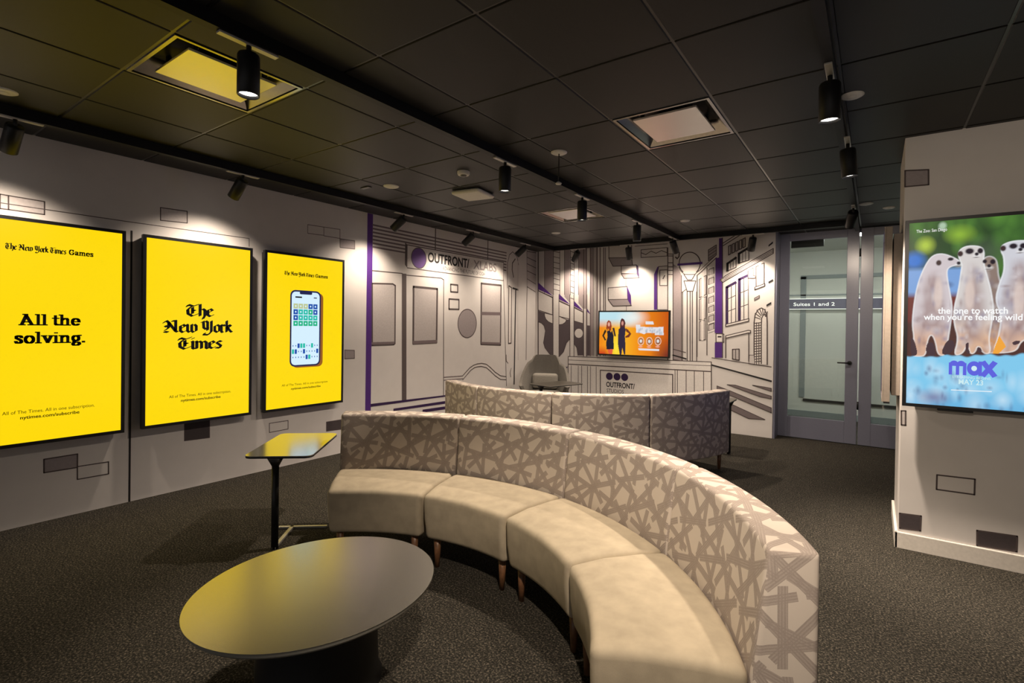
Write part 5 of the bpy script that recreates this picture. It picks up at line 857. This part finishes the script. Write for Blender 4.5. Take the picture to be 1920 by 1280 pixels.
# ------------------------------------------------------------------ curved sofas
RM = 1.52
def sweep(profile, hang, n, m, bevel, uvmode, name, parent, label=None):
    """profile = [(r, z, k)] swept through the half-angle hang; k narrows the ends a little; origin at radius RM"""
    bm = bmesh.new(); rows = []
    for j in range(n+1):
        f = -1+2*j/n
        rows.append([bm.verts.new((r*cos(f*hang*(1-k)), r*sin(f*hang*(1-k)), z)) for r, z, k in profile])
    N = len(profile)
    for j in range(n):
        for i in range(N): bm.faces.new((rows[j][i], rows[j][(i+1) % N], rows[j+1][(i+1) % N], rows[j+1][i]))
    bm.faces.new(rows[0][::-1]); bm.faces.new(rows[-1])
    bmesh.ops.recalc_face_normals(bm, faces=bm.faces[:])
    es = [e for e in bm.edges if len(e.link_faces) == 2 and e.calc_face_angle(0) > radians(42)]
    bmesh.ops.bevel(bm, geom=es, offset=bevel, segments=4, affect='EDGES', profile=0.55, clamp_overlap=True)
    bmesh.ops.recalc_face_normals(bm, faces=bm.faces[:])
    uvl = bm.loops.layers.uv.new('UVMap')
    off = 3.1*uvmode
    for f in bm.faces:
        f.smooth = True
        nn = f.normal; c = f.calc_center_median(); a = atan2(c.y, c.x); rad = Vector((cos(a), sin(a), 0)); tan = Vector((-sin(a), cos(a), 0))
        wr, wt, wz = abs(nn.dot(rad)), abs(nn.dot(tan)), abs(nn.z)
        for l in f.loops:
            p = l.vert.co; r = hypot(p.x, p.y); an = atan2(p.y, p.x)
            if wt > max(wr, wz): l[uvl].uv = (r+off+5, p.z)
            elif wz > wr: l[uvl].uv = (an*1.76+off, 0.80+(r-1.70))
            else: l[uvl].uv = (an*1.76+off, p.z if nn.dot(rad) < 0 else 2.0-p.z)
    for v in bm.verts: v.co.x -= RM
    me = bpy.data.meshes.new(name); bm.to_mesh(me); bm.free(); me.materials.append(m)
    o = obj(name, me, parent)
    if label: o['label'] = label
    return o
SEAT = [(1.222, 0.171, 0.055), (1.204, 0.30, 0.03), (1.201, 0.435, 0.01), (1.36, 0.452, 0.0), (1.55, 0.452, 0.0), (1.668, 0.444, 0.0), (1.668, 0.171, 0.02)]
BACK = [(1.672, 0.200, 0.01), (1.672, 0.45, 0.0), (1.712, 0.812, 0.0), (1.851, 0.815, 0.0), (1.851, 0.171, 0.0), (1.70, 0.171, 0.01)]
def make_module(hang, idx, legs=True):
    t = empty('sofa_module', (0, 0, 0))
    sweep(SEAT, hang, 14, M_SEAT, 0.032, 0, 'seat', t, 'plain beige seat')
    sweep(BACK, hang, 14, M_STICK, 0.028, idx, 'backrest', t, 'backrest printed with crossing taupe sticks')
    for r in (1.27, 1.78):
        for s in (-1, 1):
            a = s*(hang-0.05*1.5/r); mb = MB()
            mb.cyl((r*cos(a)-RM, r*sin(a), 0.0), (r*cos(a)-RM, r*sin(a), 0.175), 0.014, 0.023, M_WOOD, 16); mb.build('leg', t, 'tapered wooden leg')
    return t
def put(t, c, ang, label, group):
    a = radians(ang); t.location = (c[0]+RM*cos(a), c[1]+RM*sin(a), 0); t.rotation_euler = (0, 0, a); tag(t, label, 'sofa', group)
C1 = (-1.831, 1.003); ST = 28.226; T0 = 134.63
GAP = 0.0016
labs = ['curved sofa section at the left end of the near sofa, beside the laptop table', 'curved sofa section second from the left in the near sofa', 'curved sofa section third from the left in the near sofa', 'curved sofa section at the right end of the near sofa, closest to the camera']
for i in range(4):
    m = make_module(radians(ST/2)-GAP, i)
    put(m, C1, T0-ST*(i+0.5), labs[i], 'sections of the near curved sofa')
C2 = (-3.03, 5.902); BND = [-121.5, -99.2, -72.4, -43.6, -9.4]
labs = ['left end section of the far curved sofa, seen from behind near the left wall', 'curved sofa section second from the left in the far sofa, behind the lounge chair', 'curved sofa section third from the left in the far sofa, below the television', 'right end section of the far curved sofa, seen from behind near the doors']
for i in range(4):
    m = make_module(radians((BND[i+1]-BND[i])/2)-GAP, i+5)
    put(m, C2, (BND[i]+BND[i+1])/2, labs[i], 'sections of the far curved sofa')

# ------------------------------------------------------------------ oval coffee table
t = empty('coffee_table', (-1.814, 1.237, 0), radians(82.9)); tag(t, 'oval grey coffee table on a black drum base in front of the near sofa', 'coffee table')
mb = MB(); n = 96
def oval(a, b, z): return [(a*cos(2*pi*k/n), b*sin(2*pi*k/n), z) for k in range(n)]
prof = [(0.0, 0.400), (0.004, 0.397), (0.004, 0.386), (0.012, 0.376)]
rings = [[mb.bm.verts.new(p) for p in oval(0.478-d, 0.420-d, z)] for d, z in prof]
f = mb.bm.faces.new(rings[0]); f.material_index = mb.mi(M_OVAL)
for A, B in zip(rings, rings[1:]):
    for k in range(n):
        q = mb.bm.faces.new((A[k], A[(k+1) % n], B[(k+1) % n], B[k])); q.material_index = mb.mi(M_OVALEDGE); q.smooth = True
f = mb.bm.faces.new(rings[-1][::-1]); f.material_index = mb.mi(M_BLACK)
mb.build('tabletop', t, 'satin grey oval top with pale edge')
mb = MB(); mb.lathe([(0.0, 0.0), (0.245, 0.0), (0.25, 0.01), (0.235, 0.03), (0.225, 0.36), (0.23, 0.3765), (0, 0.3765)], M_BLACK, 48); mb.build('drum_base', t, 'black drum base')

# ------------------------------------------------------------------ laptop side tables
def side_table(loc, ang, ht, label, pole=(-0.30, 0.0), topm=None):
    topm = topm or M_SIDEDARK
    t = empty('side_table', (loc[0], loc[1], 0), radians(ang)); tag(t, label, 'side table', 'cantilever laptop tables')
    hx, hy, r = 0.345, 0.21, 0.05
    P = []
    for cx, cy, a0 in ((hx-r, hy-r, 0), (-hx+r, hy-r, 90), (-hx+r, -hy+r, 180), (hx-r, -hy+r, 270)):
        for k in range(7): a = radians(a0+k*15); P.append((cx+r*cos(a), cy+r*sin(a)))
    mb = MB()
    for z0, z1, m, e in ((ht-0.005, ht, topm, 0.0), (ht-0.016, ht-0.005, M_BAR, 0.001)):
        top = [mb.bm.verts.new((x, y, z1)) for x, y in P]; bot = [mb.bm.verts.new((x, y, z0)) for x, y in P]
        f = mb.bm.faces.new(top); f.material_index = mb.mi(m); f = mb.bm.faces.new(bot[::-1]); f.material_index = mb.mi(M_BLACK)
        for k in range(len(P)):
            q = mb.bm.faces.new((top[k], bot[k], bot[(k+1) % len(P)], top[(k+1) % len(P)])); q.material_index = mb.mi(M_BAR if m is topm else M_BLACK)
    mb.build('tabletop', t, 'glossy dark top')
    mb = MB(); mb.cyl((pole[0], pole[1], 0.0), (pole[0], pole[1], ht-0.06), 0.022, 0.022, M_BLACK, 24); mb.cyl((pole[0], pole[1], ht-0.07), (pole[0], pole[1], ht-0.016), 0.022, 0.05, M_BLACK, 24)
    mb.build('pole', t, 'black pole')
    mb = MB(); mb.box(pole[0]-0.02, pole[0]+0.34, pole[1]-0.013, pole[1]+0.013, 0.0, 0.016, M_BAR, 0.003); mb.box(pole[0]+0.315, pole[0]+0.341, pole[1]-0.24, pole[1]+0.09, 0.0, 0.016, M_BAR, 0.003)
    mb.build('base', t, 'flat tee shaped metal base')
    return t
side_table((-3.30, 2.045), 130.5, 0.60, 'side table with a glossy top reflecting yellow and blue, left of the near sofa', (-0.315, 0.02), M_SIDETOP)
side_table((-3.68, 6.30), 75, 0.63, 'dark side table in front of the lounge chair, behind the far sofa')
side_table((-1.655, 6.26), 180, 0.62, 'side table tucked over the right end of the far sofa, tip and foot showing')

# ------------------------------------------------------------------ lounge chair
t = empty('lounge_chair', (-4.13, 6.70, 0), radians(-62)); tag(t, 'grey upholstered lounge chair in the corner behind the far sofa', 'lounge chair')
bm = bmesh.new(); NA, NZ = 40, 14
def shell(off):
    R = []
    for i in range(NA+1):
        f = -1+2*i/NA; a = f*radians(118); af = abs(f)
        top = 0.98 if af < 0.28 else max(0.53, 0.98-0.45*((af-0.28)/0.46))
        row = []
        for j in range(NZ+1):
            s = j/NZ; z = 0.30+(top-0.30)*s
            flare = 0.31+0.075*s**1.2-(0.06*max(0, s-0.6)/0.4 if af < 0.4 else 0.0) + off
            row.append(bm.verts.new((-flare*cos(a)*1.0, flare*sin(a)*1.03, z - off*0.2)))
        R.append(row)
    return R
A = shell(0.0); B = shell(-0.045)
for i in range(NA):
    for j in range(NZ):
        bm.faces.new((A[i][j], A[i+1][j], A[i+1][j+1], A[i][j+1])); bm.faces.new((B[i][j], B[i][j+1], B[i+1][j+1], B[i+1][j]))
    bm.faces.new((A[i][NZ], A[i+1][NZ], B[i+1][NZ], B[i][NZ])); bm.faces.new((A[i][0], B[i][0], B[i+1][0], A[i+1][0]))
for i in (0, NA):
    for j in range(NZ): bm.faces.new((A[i][j], A[i][j+1], B[i][j+1], B[i][j]))
m2 = MB(); m2.bm.free(); m2.bm = bm; m2.mats = [M_SHELL]; m2.build('shell_back', t, 'grey wraparound back', smooth=radians(60))
mb = MB(); mb.lathe([(0, 0.30), (0.25, 0.30), (0.262, 0.33), (0.262, 0.41), (0.24, 0.44), (0, 0.455)], M_SHELL, 40); mb.build('seat_cushion', t)
mb = MB(); mb.box(-0.25, -0.13, -0.20, 0.20, 0.46, 0.70, M_PAD, 0.05, 4); o = mb.build('lumbar_cushion', t, 'paler back cushion', smooth=radians(40))
for sx in (-1, 1):
    for sy in (-1, 1):
        mb = MB(); mb.cyl((sx*0.27, sy*0.27, 0), (sx*0.17, sy*0.17, 0.305), 0.011, 0.016, M_BLACK, 14); mb.build('leg', t, 'thin black leg')
